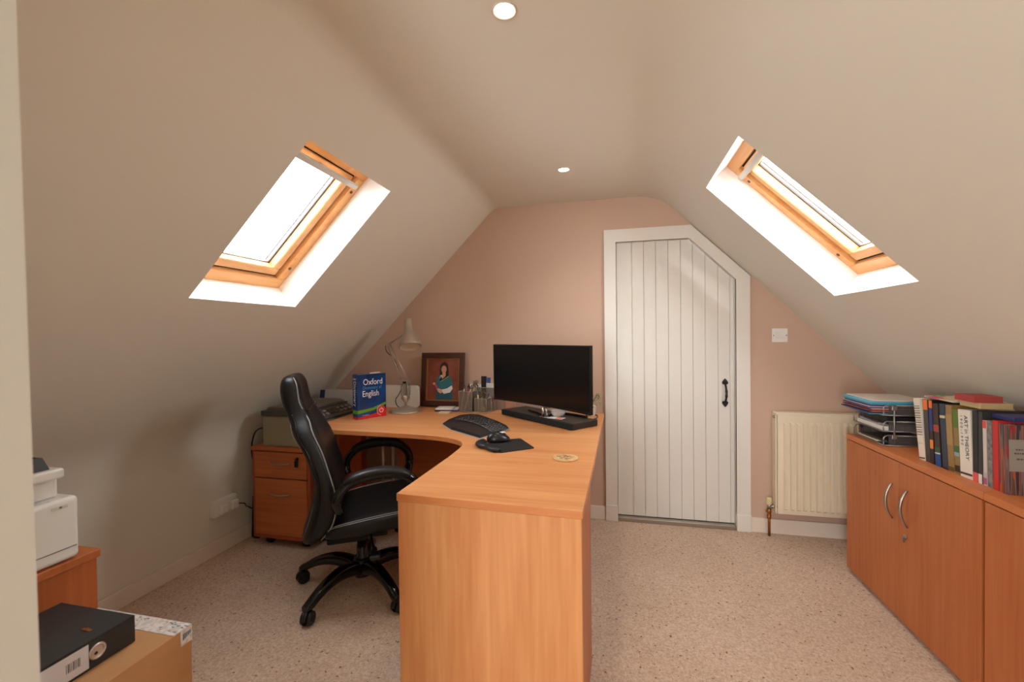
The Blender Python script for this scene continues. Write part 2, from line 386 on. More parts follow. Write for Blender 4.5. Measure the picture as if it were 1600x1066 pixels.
# door
dr = thing('door_1', 'white glossy plank door with clipped corner and black pull', 'door', (.37, 3.03, 0)); dr['kind'] = 'structure'
mb = MB(); xs = [.011, .112, .187, .262, .339, .415, .488, .562, .637, .707, .731]
top = lambda x: 1.839 if x < .46 else 1.839 - (x - .46) * (1.839 - 1.569) / (.731 - .46)
for a, b_ in zip(xs[:-1], xs[1:]):
    a2, b2 = a + .0008, b_ - .0008
    pl = [(a2, .03), (b2, .03), (b2, top(b2))] + ([(.46, 1.839)] if a2 < .46 < b2 else []) + [(a2, top(a2))]
    t = MB(); t.prism_y(pl, 3.028, 3.06)
    es = [e for e in t.bm.edges if abs(e.verts[0].co.y - 3.028) < 1e-5 and abs(e.verts[1].co.y - 3.028) < 1e-5 and abs(e.verts[0].co.x - e.verts[1].co.x) < 1e-5]
    bmesh.ops.bevel(t.bm, geom=es, offset=.0025, segments=2, affect='EDGES'); mb.merge(t.bm)
link('door_leaf', mb, gloss_white, dr)
mb = MB(); mb.prism_y([(.006, .0), (.736, .0), (.736, 1.572), (.462, 1.842), (.006, 1.842)], 3.0605, 3.10); link('door_backing', mb, gloss_white, dr)  # unseen panel added to stop sky light leaking between the planks
mb = MB()
fo = [(-.066, .104), (.0095, .104), (.0095, 1.838), (.461, 1.838), (.7315, 1.568), (.7315, .104), (.811, .104), (.811, 1.586), (.470, 1.921), (-.066, 1.921)]
def frame_pieces(mb, y0, y1):
    mb.prism_y([(-.066, .104), (.0095, .104), (.0095, 1.838), (-.066, 1.921)], y0, y1)
    mb.prism_y([(-.066, 1.921), (.0095, 1.838), (.461, 1.838), (.4705, 1.921)], y0, y1)
    mb.prism_y([(.4705, 1.921), (.461, 1.838), (.7315, 1.568), (.811, 1.586)], y0, y1)
    mb.prism_y([(.811, 1.586), (.7315, 1.568), (.7315, .104), (.811, .104)], y0, y1)
frame_pieces(mb, 2.980, 3.0)
df = link('door_frame', mb, satin_white, dr)
mb = MB()   # reveal lining and stop bead
L = [(.0095, 0), (.0095, 1.838), (.461, 1.838), (.7315, 1.568), (.7315, 0)]; o2 = [(.0035, 0), (.0035, 1.8455), (.4635, 1.8455), (.7385, 1.5715), (.7385, 0)]
for i in range(4): mb.prism_y([L[i], L[i + 1], o2[i + 1], o2[i]], 2.981, 3.07)
link('door_lining', mb, satin_white, dr)
mb = MB(); mb.box(-.068, .0105, 2.974, 3.0, 0, .105, .003); mb.box(.7305, .813, 2.974, 3.0, 0, .105, .003)
link('plinth_block', mb, satin_white, dr)
mb = MB(); mb.box(.0105, .7305, 2.985, 3.06, 0, .026, .003); link('threshold', mb, brushed, dr)
def heart(mb, cx, cz, s, up=1):
    P = [(0, -1.25), (.45, -.75), (.8, -.2), (.85, .25), (.55, .55), (.2, .5), (0, .3)]
    pts = P + [(-x, z) for x, z in P[-2:0:-1]]
    mb.prism_y([(cx + x * s, cz - up * z * s) for x, z in pts], 3.020, 3.028)
mb = MB(); heart(mb, .676, .922, .021, 1); heart(mb, .676, .793, .021, -1)
mb.tube(smoothpath([(.676, 3.022, .915), (.676, 3.004, .900), (.676, 2.990, .875), (.676, 2.988, .855), (.676, 2.990, .835), (.676, 3.004, .812), (.676, 3.022, .800)]), [.006] * 12 + [.008] * 13 + [.006] * 12, 10)
link('door_handle', mb, iron, dr)
mb = MB(); mb.box(XL, XL + .016, .36, YB, 0, .082, .003); struct(link('baseboard_left', mb, skirt_white), 'white skirting along the left knee wall', 'skirting')
mb = MB(); mb.box(XL + .016, -.068, YB - .015, YB, 0, .09, .003); mb.box(.813, XR, YB - .015, YB, 0, .09, .003)
struct(link('baseboard_back', mb, skirt_white), 'white skirting along the pink wall', 'skirting')

# entry wall the photograph is taken through, and the landing behind
mb = MB()
mb.prism_y([(XL, 0), (-.70, 0), (-.70, ZC + .01), (cl, ZC + .01), (XL, zl(XL) + .01)], .20, .34)
mb.prism_y([(.98, 0), (XR, 0), (XR, zr(XR) + .01), (.98, zr(.98) + .01)], .20, .34)
struct(link('wall_front', mb, plaster_w), 'partition either side of the entry opening', 'wall')
mb = MB(); mb.hull8([(-.72, .18, 0), (-.6126, .18, 0), (-.6126, .352, 0), (-.72, .352, 0)], [(-.745, .18, ZC), (-.638, .18, ZC), (-.638, .352, ZC), (-.745, .352, ZC)]); struct(link('trim_1', mb, mat('casing_paint', (216, 216, 212), .4)), 'out-of-focus white upright at the left edge of the entry', 'trim')
mb = MB()
def wall_hole(mb, y0, y1, x0, x1, z0, z1):
    ks = sorted([XL, cl, x0, x1, cr, XR])
    for a, b_ in zip(ks[:-1], ks[1:]):
        inside = x0 - 1e-6 <= a and b_ <= x1 + 1e-6
        ta, tb = zt(a) - .01, zt(b_) - .01
        if inside:
            mb.prism_y([(a, -.02), (b_, -.02), (b_, z0), (a, z0)], y0, y1); mb.prism_y([(a, z1), (b_, z1), (b_, tb), (a, ta)], y0, y1)
        else: mb.prism_y([(a, -.02), (b_, -.02), (b_, tb), (a, ta)], y0, y1)
    bmesh.ops.remove_doubles(mb.bm, verts=mb.bm.verts[:], dist=1e-5)
WX0, WX1, WZ0, WZ1 = -1.15, -.35, .25, 1.72
wall_hole(mb, YN - .08, YN, WX0, WX1, WZ0, WZ1); struct(link('wall_rear', mb, plaster_w), 'landing wall behind the camera', 'wall')
wr = thing('window_3', 'tall landing window behind the camera', 'window', (-.75, YN, WZ0)); wr['kind'] = 'structure'  # added opening out of view, lets sky in as fill from behind
mb = MB(); ys = (YN - .07, YN - .02)
mb.box(WX0, WX1, *ys, WZ0, WZ0 + .05); mb.box(WX0, WX1, *ys, WZ1 - .05, WZ1); mb.box(WX0, WX0 + .05, *ys, WZ0 + .05, WZ1 - .05); mb.box(WX1 - .05, WX1, *ys, WZ0 + .05, WZ1 - .05)
link('window_frame', mb, satin_white, wr)
mb = MB(); mb.box(WX0 + .04, WX1 - .04, YN - .05, YN - .045, WZ0 + .04, WZ1 - .04); link('pane', mb, pane, wr)
portal('window_portal', (-.75, YN - .04, 1.0), (0, 1, 0), .78, 1.45)

# added fill light, out of view behind the camera: glowing globe on a cord
gl = thing('globe_pendant', 'frosted globe lamp hanging over the landing behind the camera', 'pendant lamp', (-.80, -.95, ZC))
mb = MB(); mb.sphere((-.80, -.95, 1.80), .11, n=16); link('globe', mb, mat('globe_glow', (255, 240, 222), .5, emit=16), gl)
mb = MB(); mb.cyl((-.80, -.95, 1.905), (-.80, -.95, ZC), .004); mb.cyl((-.80, -.95, ZC - .02), (-.80, -.95, ZC), .04); link('cord', mb, white_pl, gl)
# recessed ceiling lights
for i, (x, y, lab) in enumerate(((-.288, 1.19, 'round recessed ceiling light nearest the viewer, at the top edge'), (-.262, 2.405, 'round recessed ceiling light in front of the pink wall'))):
    r = thing('recessed_downlight', lab, 'ceiling light', (x, y, ZC), group='recessed ceiling lights')
    mb = MB(); mb.lathe([(.0265, .004), (.029, -.001), (.032, -.004), (.0345, -.003), (.0355, 0), (.0265, .006)], (x, y, ZC), 40, cap=False); link('rim', mb, mat('rim_white', (206, 186, 168), .4), r)
    mb = MB(); mb.lathe([(.001, -.0005), (.027, -.0005), (.027, .006)], (x, y, ZC), 40, cap=False); link('lamp', mb, mat('lamp_glow', (255, 244, 225), .5, emit=12), r)
    l = bpy.data.lights.new('downlight_beam', 'SPOT'); l.energy = 5; l.color = (1, .82, .62); l.spot_size = math.radians(120); l.spot_blend = .8; l.shadow_soft_size = .04
    lo = bpy.data.objects.new('downlight_beam', l); COL.objects.link(lo); lo.location = (x, y, ZC - .012)

# ------------------------------------------------------------------ fittings on the back wall
sw = thing('light_switch', 'white double light switch plate on the pink wall right of the door', 'switch', (.979, YB, 1.175))
mb = MB(); mb.box(.936, 1.022, YB - .009, YB, 1.175, 1.260, .003); link('switch_plate', mb, white_pl, sw)
for x in (.965, .993):
    mb = MB(); mb.box(x - .010, x + .010, YB - .014, YB - .008, 1.198, 1.236, .002); link('rocker', mb, white_pl, sw)
for x in (.944, 1.014):
    mb = MB(); mb.cyl((x, YB - .0105, 1.217), (x, YB - .008, 1.217), .0035); link('screw', mb, brass, sw)

rd = thing('radiator', 'cream ribbed panel radiator on the pink wall behind the cupboard end', 'radiator', (1.2, YB, .14))
RX0, RX1 = .940, 1.50
mb = MB(); mb.box(RX0, RX1, 2.915, 2.928, .150, .745, .004)
x = RX0 + .030
while x < RX1 - .03:
    t = bmesh.new(); bmesh.ops.create_cube(t, size=1)
    for v in t.verts:
        front = v.co.y < 0
        v.co = Vector((x + .0105 + v.co.x * (.013 if front else .024), 2.9065 + (v.co.y) * .020, (.440 + v.co.z * (.505 if front else .53))))
    bmesh.ops.bevel(t, geom=t.edges[:], offset=.002, segments=2, affect='EDGES'); mb.merge(t); x += .0345
link('front_panel', mb, cream_enamel, rd)
mb = MB(); mb.box(RX0 - .008, RX1, 2.916, 2.985, .742, .757, .004); mb.box(RX0 - .010, RX0 - .002, 2.922, 2.982, .150, .745, .002)
mb.box(RX0, RX1, 2.968, 2.98, .150, .745, .004); link('casing', mb, cream_enamel, rd)
mb = MB(); mb.cyl((RX0 - .016, 2.935, .730), (RX0, 2.935, .730), .009); mb.cyl((RX0 - .020, 2.935, .730), (RX0 - .015, 2.935, .730), .006); link('bleed_plug', mb, brushed, rd)
vv = MB(); vv.cyl((.903, 2.95, .170), (.903, 2.95, .196), .010); vv.cyl((.903, 2.95, .182), (.950, 2.95, .182), .008); vv.cyl((.917, 2.95, .182), (.932, 2.95, .182), .012, n=6)
va_ = link('valve', vv, chrome, rd)
mb = MB(); mb.lathe([(.014, .192), (.0155, .2), (.0155, .226), (.012, .234)], (.903, 2.95, 0), 20); link('valve_cap', mb, mat('valve_cream', (224, 208, 160), .5), va_)
mb = MB(); mb.cyl((.903, 2.95, 0), (.903, 2.95, .170), .0075); mb.cyl((.903, 2.95, .105), (.903, 2.95, .128), .012, n=6); mb.cyl((.903, 2.95, .140), (.903, 2.95, .165), .0125, n=6); mb.cyl((.885, 2.95, .150), (.903, 2.95, .150), .006)
link('copper_pipe', mb, brass, rd)

# ------------------------------------------------------------------ socket on the left wall
so = thing('wall_socket', 'white surface-mounted double socket on the left wall above the skirting', 'socket', (XL, 2.11, .21))
mb = MB(); mb.box(XL, XL + .030, 2.03, 2.185, .220, .315, .006); link('back_box', mb, white_pl, so)
mb = MB(); mb.box(XL + .030, XL + .036, 2.033, 2.182, .223, .312, .003); link('face_plate', mb, white_pl, so)
for y in (2.072, 2.146):
    mb = MB(); mb.box(XL + .036, XL + .065, y - .025, y + .025, .235, .29, .010); link('plug', mb, white_pl, so)
mb = MB(); mb.tube(smoothpath([(XL + .06, 2.165, .262), (XL + .085, 2.185, .255), (XL + .06, 2.22, .225), (XL + .045, 2.255, .205), (XL + .060, 2.266, .19)]), .0035, 8)
tag(link('power_cable', mb, black_pl), 'black flex running from the wall socket to the slim black case', 'cable')

# slim black case between pedestal and wall
bc = thing('black_case', 'slim black case standing upright between the drawer pedestal and the left wall', 'case', (-2.165, 2.42, 0))
mb = MB(); mb.hull8([(-2.205, 2.27, 0), (-2.145, 2.27, 0), (-2.145, 2.58, 0), (-2.205, 2.58, 0)], [(-2.195, 2.275, .27), (-2.15, 2.275, .27), (-2.15, 2.57, .27), (-2.195, 2.57, .27)])
bmesh.ops.bevel(mb.bm, geom=mb.bm.edges[:], offset=.012, segments=3, affect='EDGES'); link('case_body', mb, black_mt, bc)
mb = MB(); mb.tube(smoothpath([(-2.172, 2.38, .262), (-2.172, 2.39, .285), (-2.172, 2.43, .292), (-2.172, 2.47, .285), (-2.172, 2.48, .262)]), .006, 8); link('handle', mb, black_pl, bc)

# ------------------------------------------------------------------ drawer pedestal
def bow_handle(mb, p0, p1, out, r=.004, rise=.02):
    p0, p1, out = Vector(p0), Vector(p1), Vector(out)
    pts = [p0 + (p1 - p0) * t + out * (rise * math.sin(PI * t) ** .6) for t in [i / 14 for i in range(15)]]
    mb.tube(pts, [r * (.8 + .4 * math.sin(PI * i / 14)) for i in range(15)], 8, upv=(0, 0, 1) if abs((p1 - p0).z) < .01 else (0, 1, 0))
PX0, PX1, PY0, PY1 = -2.112, -1.718, 2.2, 2.8
pd = thing('drawer_pedestal', 'orange wood-effect mobile pedestal with a shallow and a deep drawer', 'drawer unit', (-1.915, 2.5, 0))
mb = MB(); mb.box(PX0, PX0 + .018, PY0 + .004, PY1, .052, .572, .002); mb.box(PX1 - .018, PX1, PY0 + .004, PY1, .052, .572, .002); mb.box(PX0 + .018, PX1 - .018, PY1 - .01, PY1, .052, .572); mb.box(PX0 + .018, PX1 - .018, PY0 + .004, PY1 - .01, .052, .075, .002)
link('carcass', mb, cherry_edge, pd)
mb = MB(); mb.box(PX0 - .003, PX1 + .003, PY0 - .004, PY1, .5725, .595, .003); link('top_board', mb, cherry_x, pd)
def drawer(z0, z1, hz, lab):
    mb = MB(); mb.box(PX0 + .020, PX1 - .020, PY0 - .002, PY0 + .40, z0, z1, .002); d = link('drawer', mb, cherry_x, pd)
    d['label'] = lab
    mb = MB(); bow_handle(mb, (-1.988, PY0 - .002, hz), (-1.845, PY0 - .002, hz), (0, -1, -.25)); link('handle', mb, brushed, d)
    return d
d1 = drawer(.415, .567, .507, 'shallow upper drawer with lock'); d2 = drawer(.078, .409, .325, 'deep lower drawer')
mb = MB(); mb.cyl((-1.797, PY0 - .008, .535), (-1.797, PY0 - .002, .535), .010); link('lock', mb, black_pl, d1)
mb = MB(); mb.box(-1.809, -1.785, PY0 - .016, PY0 - .008, .488, .527, .004); mb.cyl((-1.797, PY0 - .02, .535), (-1.797, PY0 - .008, .535), .004); link('key', mb, black_pl, d1)
for x in (PX0 + .07, PX1 - .07):
    for y in (PY0 + .06, PY1 - .06):
        mb = MB(); mb.cyl((x - .014, y, .025), (x - .002, y, .025), .025); mb.cyl((x + .002, y, .025), (x + .014, y, .025), .025); mb.box(x - .02, x + .02, y - .02, y + .02, .035, .0515); link('castor', mb, rubber, pd)

# printer on the pedestal
QX0, QX1, QY0, QY1 = -2.052, -1.685, 2.215, 2.66
pr = thing('inkjet_printer', 'beige and grey flatbed printer on the orange drawer pedestal', 'printer', (-1.87, 2.43, .595))
mb = MB(); mb.prism_y([(QX0 + .006, .596), (QX1 - .004, .596), (QX1, .735), (QX1 - .07, .775), (QX0, .775)], QY0, QY1)
bmesh.ops.bevel(mb.bm, geom=mb.bm.edges[:], offset=.006, segments=2, affect='EDGES'); link('body', mb, mat('printer_beige', (146, 138, 116), .5), pr)
gr = mat('printer_grey', (112, 104, 96), .45); gd = mat('printer_dark', (70, 70, 66), .45)
mb = MB(); mb.box(QX0 - .004, QX1 - .085, QY0 - .003, QY1, .7755, .806, .005); link('scanner_bed', mb, gd, pr)
mb = MB(); mb.prism_y([(QX0 + .012, .8065), (QX1 - .09, .8065), (QX1 - .09, .816), (QX1 - .15, .826), (QX0 + .03, .824)], QY0 + .02, QY1 - .02); bmesh.ops.bevel(mb.bm, geom=mb.bm.edges[:], offset=.003, segments=2, affect='EDGES'); link('lid', mb, gr, pr)
cp = MB(); cp.hull8([(QX1 - .082, QY0 + .03, .778), (QX1 - .004, QY0 + .03, .742), (QX1 - .004, QY1 - .02, .742), (QX1 - .082, QY1 - .02, .778)], [(QX1 - .078, QY0 + .03, .796), (QX1 + .002, QY0 + .03, .752), (QX1 + .002, QY1 - .02, .752), (QX1 - .078, QY1 - .02, .796)])
cpo = link('control_panel', cp, gd, pr)
for k in range(8):
    y = QY0 + .06 + k * .045
    mb = MB(); R_ = Matrix.Rotation(math.radians(29), 3, 'Y'); 
    if k in (3, 4): mb.box(QX1 - .062, QX1 - .018, y - .02, y + .02, .7765, .7805, .001, rot=R_); link('display', mb, mat('lcd_dark', (50, 42, 34), .2), cpo)
    else:
        mb.box(QX1 - .058, QX1 - .042, y - .012, y + .012, .784, .790, .002, rot=R_); mb.box(QX1 - .034, QX1 - .018, y - .012, y + .012, .770, .776, .002, rot=R_); link('button', mb, flat((140, 138, 132)), cpo)
mb = MB(); mb.tube(smoothpath([(QX0 - .001, 2.25, .69), (QX0 - .03, 2.24, .695), (QX0 - .07, 2.24, .67), (QX0 - .10, 2.245, .60), (QX0 - .105, 2.25, .52), (QX0 - .085, 2.26, .45), (QX0 - .095, 2.29, .35), (QX0 - .12, 2.33, .305)]), .0045, 8)
tag(link('printer_cable', mb, black_pl), 'black mains lead hanging from the side of the beige printer', 'cable')

# folders behind the printer
ff = thing('document_wallet', 'clear document wallet of papers leaning behind the beige printer', 'folder', (-1.85, 2.72, .595))
mb = MB(); Rw = Matrix.Rotation(math.radians(-8), 3, 'X')
mb.box(-1.99, -1.74, 2.700, 2.722, .597, .865, .002, rot=Rw, piv=(-1.84, 2.71, .6)); link('papers', mb, flat((196, 186, 184)), ff)
mb = MB(); mb.box(-1.995, -1.735, 2.694, 2.6985, .597, .872, .001, rot=Rw, piv=(-1.84, 2.71, .6)); link('clear_cover', mb, soft_plastic, ff)
mb = MB(); mb.box(-2.07, -1.78, 2.735, 2.755, .597, .862, .002, rot=Matrix.Rotation(math.radians(-10), 3, 'X'), piv=(-1.9, 2.75, .6))
tag(link('blue_folder', mb, flat((36, 52, 96))), 'navy blue folder standing behind the clear document wallet', 'folder')

# ------------------------------------------------------------------ desks
ZD = .738
cd = thing('corner_desk', 'beech-effect corner desk with a curved inner edge along the pink wall', 'desk', (-.8, 2.4, 0))
outline = [(-.085, 1.670), (-.071, 2.83), (-1.69, 2.905), (-1.655, 2.105)]
inner = smoothpath([(-1.655, 2.105, 0), (-1.33, 2.092, 0), (-1.03, 2.080, 0), (-.90, 2.066, 0), (-.80, 2.034, 0), (-.725, 1.985, 0), (-.690, 1.925, 0), (-.680, 1.86, 0), (-.677, 1.78, 0), (-.675, 1.697, 0)], 5)
poly = outline[:3] + [(p.x, p.y) for p in inner]
mb = MB(); mb.prism(poly, ZD - .0245, ZD)
for f in mb.bm.faces: f.material_index = 1 if abs(f.normal.z) < .5 else 0
mb.bm.normal_update()
for f in mb.bm.faces: f.material_index = 0 if abs(f.normal.z) > .5 else 1
bmesh.ops.bevel(mb.bm, geom=[e for e in mb.bm.edges if abs(e.verts[0].co.z - e.verts[1].co.z) < 1e-5], offset=.0015, segments=1, affect='EDGES')
link('desktop', mb, [beech_x, beech_edge], cd)
mb = MB(); mb.box(-1.425, -.26, 2.715, 2.733, .22, ZD - .0255, .001); link('modesty_panel', mb, cherry_x, cd)
mb = MB(); mb.box(-1.652, -1.634, 2.36, 2.60, .0, ZD - .0255, .001); link('end_panel', mb, cherry_z, cd)
for (x, y) in ((-1.535, 2.70), (-1.495, 2.76)):
    mb = MB(); mb.cyl((x, y, 0), (x, y, ZD - .025), .014, n=20); mb.cyl((x, y, 0), (x, y, .012), .022, n=20); link('leg', mb, satin_grey, cd)
mb = MB(); mb.box(-.32, -.29, 2.60, 2.69, 0, ZD - .0255, .002); link('leg', mb, satin_grey, cd)
mb = MB(); mb.tube(smoothpath([(-1.37, 2.70, .70), (-1.372, 2.69, .6), (-1.366, 2.695, .5), (-1.38, 2.69, .35), (-1.37, 2.66, .15), (-1.36, 2.66, .004)]), .003, 6)
tag(link('hanging_cable', mb, flat((120, 112, 104))), 'thin grey lead hanging under the corner desk', 'cable')

rdk = thing('return_desk', 'straight beech-effect desk end nearest the viewer with a full orange side panel', 'desk', (-.39, 1.47, 0))
A, B, C_, D_ = (-.684, 1.282), (-.093, 1.256), (-.0855, 1.6665), (-.676, 1.6935)
mb = MB(); mb.prism([A, B, C_, D_], ZD - .0245, ZD); mb.bm.normal_update()
for f in mb.bm.faces: f.material_index = 0 if abs(f.normal.z) > .5 else 1
bmesh.ops.bevel(mb.bm, geom=mb.bm.edges[:], offset=.0015, segments=1, affect='EDGES')
link('desktop', mb, [beech_x, beech_edge], rdk)
mb = MB(); mb.prism([(-.681, 1.285), (-.097, 1.2595), (-.0965, 1.2795), (-.680, 1.305)], 0, ZD - .0255)
bmesh.ops.bevel(mb.bm, geom=mb.bm.edges[:], offset=.0012, segments=1, affect='EDGES'); link('end_panel', mb, beech_z, rdk)
mb = MB(); mb.prism([(-.118, 1.2815), (-.100, 1.281), (-.0935, 1.655), (-.1115, 1.656)], .02, ZD - .0255); link('modesty_panel', mb, cup_z, rdk)
mb = MB(); mb.box(-.640, -.60, 1.60, 1.68, 0, ZD - .0255, .002); link('leg', mb, satin_grey, rdk)

# ------------------------------------------------------------------ office chair (local: +x forward)
ch = thing('office_chair', 'black leather office chair with a tall shaped back, turned towards the desk corner', 'office chair', (-1.229, 1.951, 0), math.radians(30))
sec = [(1.068, -.292, .012, .085), (1.058, -.298, .034, .118), (1.035, -.292, .048, .134), (1.00, -.290, .055, .140), (.945, -.282, .054, .142), (.90, -.262, .058, .146), (.865, -.242, .060, .170), (.83, -.231, .064, .204), (.79, -.213, .065, .226), (.74, -.187, .060, .238), (.68, -.165, .055, .245), (.61, -.145, .055, .25), (.54, -.135, .066, .25), (.47, -.142, .076, .246), (.40, -.164, .077, .236), (.345, -.198, .062, .22), (.312, -.218, .030, .19)]
def ring(z, mu, hu, hv, t, push=0):
    c, s_ = math.cos(t), math.sin(t)
    v = hv * math.copysign(abs(c) ** .55, c); u = hu * math.copysign(abs(s_) ** .7, s_)
    if s_ > 0: u = u * (.62 + .38 * min(1, (abs(v) / hv) ** 2 * 1.2))
    k = 1 + push / max(hv, .02)
    return Vector((mu + u * k, v * k, z))
N = 40
mb = MB(); mb.loft([[ring(*s, 2 * PI * k / N) for k in range(N)] for s in sec])
bk = link('backrest', mb, leather, ch, local=True)
md = bk.modifiers.new('subsurf', 'SUBSURF'); md.levels = 1; md.render_levels = 1
mb = MB()
for side in (1, -1):
    for dt in (0.0, .05):
        t = (.42 + dt) if side == 1 else PI - (.42 + dt)
        mb.tube(smoothpath([ring(*s, t, .0014) for s in sec[1:-1]], 3), .0015, 5)
    t = -.75 if side == 1 else PI + .75
    mb.tube(smoothpath([ring(*s, t, .0010) for s in sec[6:-1]], 3), .0009, 5)
link('stitching', mb, thread, bk, local=True)
mb = MB()      # creased lumbar and neck folds
for z, k in ((.905, 0), (.897, 1), (.912, 2)):
    i = 5
    mb.tube([ring(z + .004 * math.sin(3 * a), -.262, .0605, .1475, a) for a in [.35 + j * .25 for j in range(10)]], .0022, 6)
for t in (-.25, PI + .25): mb.tube(smoothpath([ring(*s, t, .0008) for s in sec[5:-1]], 3), .0028, 6)
link('piping', mb, black_gl, bk, local=True)
# seat
def sring(u, zb, zt, hv, t):
    c, s_ = math.cos(t), math.sin(t); m_, h_ = (zb + zt) / 2, (zt - zb) / 2
    v = hv * math.copysign(abs(c) ** .5, c); z = h_ * math.copysign(abs(s_) ** .55, s_)
    if s_ > 0: z -= .018 * (1 - (abs(v) / hv) ** 2)
    return Vector((u, v, m_ + z))
ss = [(-.165, .350, .378, .20), (-.145, .334, .398, .225), (-.10, .326, .420, .24), (0, .332, .440, .25), (.10, .340, .452, .252), (.20, .350, .458, .25), (.27, .362, .455, .24), (.315, .378, .442, .225), (.335, .395, .42, .19)]
mb = MB(); mb.loft([[sring(*s, 2 * PI * k / N) for k in range(N)] for s in ss]); st = link('seat', mb, leather, ch, local=True)
md = st.modifiers.new('subsurf', 'SUBSURF'); md.levels = 1; md.render_levels = 1
mb = MB()
for t0 in (.42, .56, PI - .42, PI - .56): mb.tube(smoothpath([sring(*s, t0) + Vector((0, .0015 if t0 < 1 else -.0015, .001)) for s in ss[1:-1]], 3), .0015, 5)
link('stitching', mb, thread, st, local=True)
# arms
for sd in (1, -1):
    v = sd * .292
    path = smoothpath([(-.080, v * .95, .485), (-.090, v * .98, .515), (-.088, v, .545), (-.070, v, .580), (-.040, v, .610), (.01, v, .630), (.08, v, .640), (.15, v, .636), (.205, v, .616), (.240, v, .582), (.252, v, .54), (.248, v, .49), (.232, v * .97, .43), (.20, v * .88, .375), (.17, v * .6, .338)], 5)
    ns = len(path); mb = MB(); mb.tube(path, [.021 + .004 * math.sin(PI * i / (ns - 1)) for i in range(ns)], 14, sx=1.05, sy=.9)
    ar = link('armrest', mb, black_gl, ch, local=True)
    pth = smoothpath([(-.066, v, .592), (-.042, v, .620), (.01, v, .641), (.08, v, .651), (.15, v, .647), (.20, v, .629), (.236, v, .597)], 5)
    mb = MB(); k = len(pth); mb.tube(pth, [.027 * min(1, .45 + 2.5 * min(i, k - 1 - i) / k) for i in range(k)], 14, sx=1.25, sy=.72); link('arm_pad', mb, leather, ar, local=True)
    mb = MB(); mb.cyl((-.082, v * .95 + sd * .014, .500), (-.082, v * .95 + sd * .0245, .500), .008, n=16); link('bolt', mb, iron, ar, local=True)
mb = MB(); mb.box(-.10, .12, -.08, .08, .27, .334, .008); mb.box(-.16, .02, -.05, .05, .245, .275, .008); mb.box(-.23, -.10, -.035, .035, .262, .31, .010); link('tilt_mechanism', mb, black_mt, ch, local=True)
mb = MB(); mb.tube(smoothpath([(.04, -.06, .285), (.05, -.15, .28), (.06, -.22, .262)]), .006, 8); mb.box(.04, .085, -.27, -.215, .248, .268, .006); link('tilt_lever', mb, black_pl, ch, local=True)
mb = MB(); mb.cyl((.10, .11, .24), (.10, .17, .24), .026, n=20); mb.cyl((.10, .02, .245), (.10, .11, .24), .008); link('tension_knob', mb, black_pl, ch, local=True)
mb = MB(); mb.lathe([(.036, .135), (.034, .16), (.030, .165), (.028, .21), (.0245, .212), (.0245, .285)], n=28); link('gas_lift', mb, black_gl, ch, local=True)
mb = MB(); mb.lathe([(.020, .055), (.040, .062), (.048, .09), (.050, .135), (.040, .150), (.028, .154)], n=28); link('hub', mb, black_pl, ch, local=True)
for k in range(5):
    a = math.radians(256.6 + 72 * k - 30); d = Vector((math.cos(a), math.sin(a), 0)); n_ = Vector((-d.y, d.x, 0))
    prof = [(.035, .108, .032, .034), (.09, .124, .028, .032), (.15, .130, .026, .028), (.21, .121, .024, .024), (.265, .101, .023, .022), (.305, .080, .023, .019), (.335, .070, .018, .013)]
    rings_ = []
    pp = smoothpath([(r_, z_, 0) for r_, z_, w_, h_ in prof], 4); ws = smoothpath([(w_, h_, 0) for r_, z_, w_, h_ in prof], 4)
    for p, q in zip(pp, ws):
        rings_.append([d * p.x + n_ * (q.x * math.copysign(abs(math.cos(t)) ** .6, math.cos(t))) + Vector((0, 0, p.y + q.y * math.copysign(abs(math.sin(t)) ** .6, math.sin(t)))) for t in [2 * PI * i / 14 for i in range(14)]])
    mb = MB(); mb.loft(rings_); link('leg', mb, black_gl, ch, local=True)
    c = d * .312; sp = a + [0.4, 1.9, -.7, 2.6, .9][k]; h_ = Vector((math.cos(sp), math.sin(sp), 0)); s_ = Vector((-h_.y, h_.x, 0)); c2 = c + h_ * .012
    mb = MB(); mb.cyl(c + Vector((0, 0, .05)), c + Vector((0, 0, .075)), .009); 
    hood = [c2 + Vector((0, 0, .030)) + h_ * (.033 * math.cos(t)) + Vector((0, 0, .033 * math.sin(t))) for t in [i * PI / 10 for i in range(11)]]
    mb.loft([[p + s_ * .007 for p in hood] + [c2 + Vector((0, 0, .020)) + s_ * .007], [p - s_ * .007 for p in hood] + [c2 + Vector((0, 0, .020)) - s_ * .007]])
    ca = link('castor', mb, black_pl, ch, local=True)
    for q in (1, -1):
        mb = MB(); w0 = c2 + Vector((0, 0, .0295)); 
        mb.cyl(w0 + s_ * q * .008, w0 + s_ * q * .022, .0292, .027, 24); mb.cyl(w0 + s_ * q * .022, w0 + s_ * q * .024, .014, .012, 16)
        link('wheel', mb, black_pl, ca, local=True)

# ------------------------------------------------------------------ on the desk
# dictionary
import mathutils
p0 = Vector((-1.509, 2.370, ZD)); cov = (Vector((-1.415, 2.539, ZD)) - p0).normalized(); spn = Vector((-1.0, .5, 0)); spn = (Vector((-1.559, 2.396, ZD)) - p0).normalized()
spn = Vector((-cov.y, cov.x, 0))
TH, CW, BH = .056, .193, .272
MD = Matrix(((cov.x, spn.x, 0, p0.x), (cov.y, spn.y, 0, p0.y), (0, 0, 1, ZD), (0, 0, 0, 1)))
dc = thing('dictionary', 'thick blue dictionary with a green and red lower band standing on the corner desk', 'book', p0, M=MD)
mb = MB(); mb.box(0, CW, 0, .003, 0, BH, .001); mb.box(0, CW, TH - .003, TH, 0, BH, .001); mb.box(-.002, .003, 0, TH, 0, BH, .0012)
blue = mat('dictionary_blue', (18, 74, 142), .25, coat=.4, noise=(9, .5, (20, 26, 66)))
cv = link('cover', mb, blue, dc, local=True)
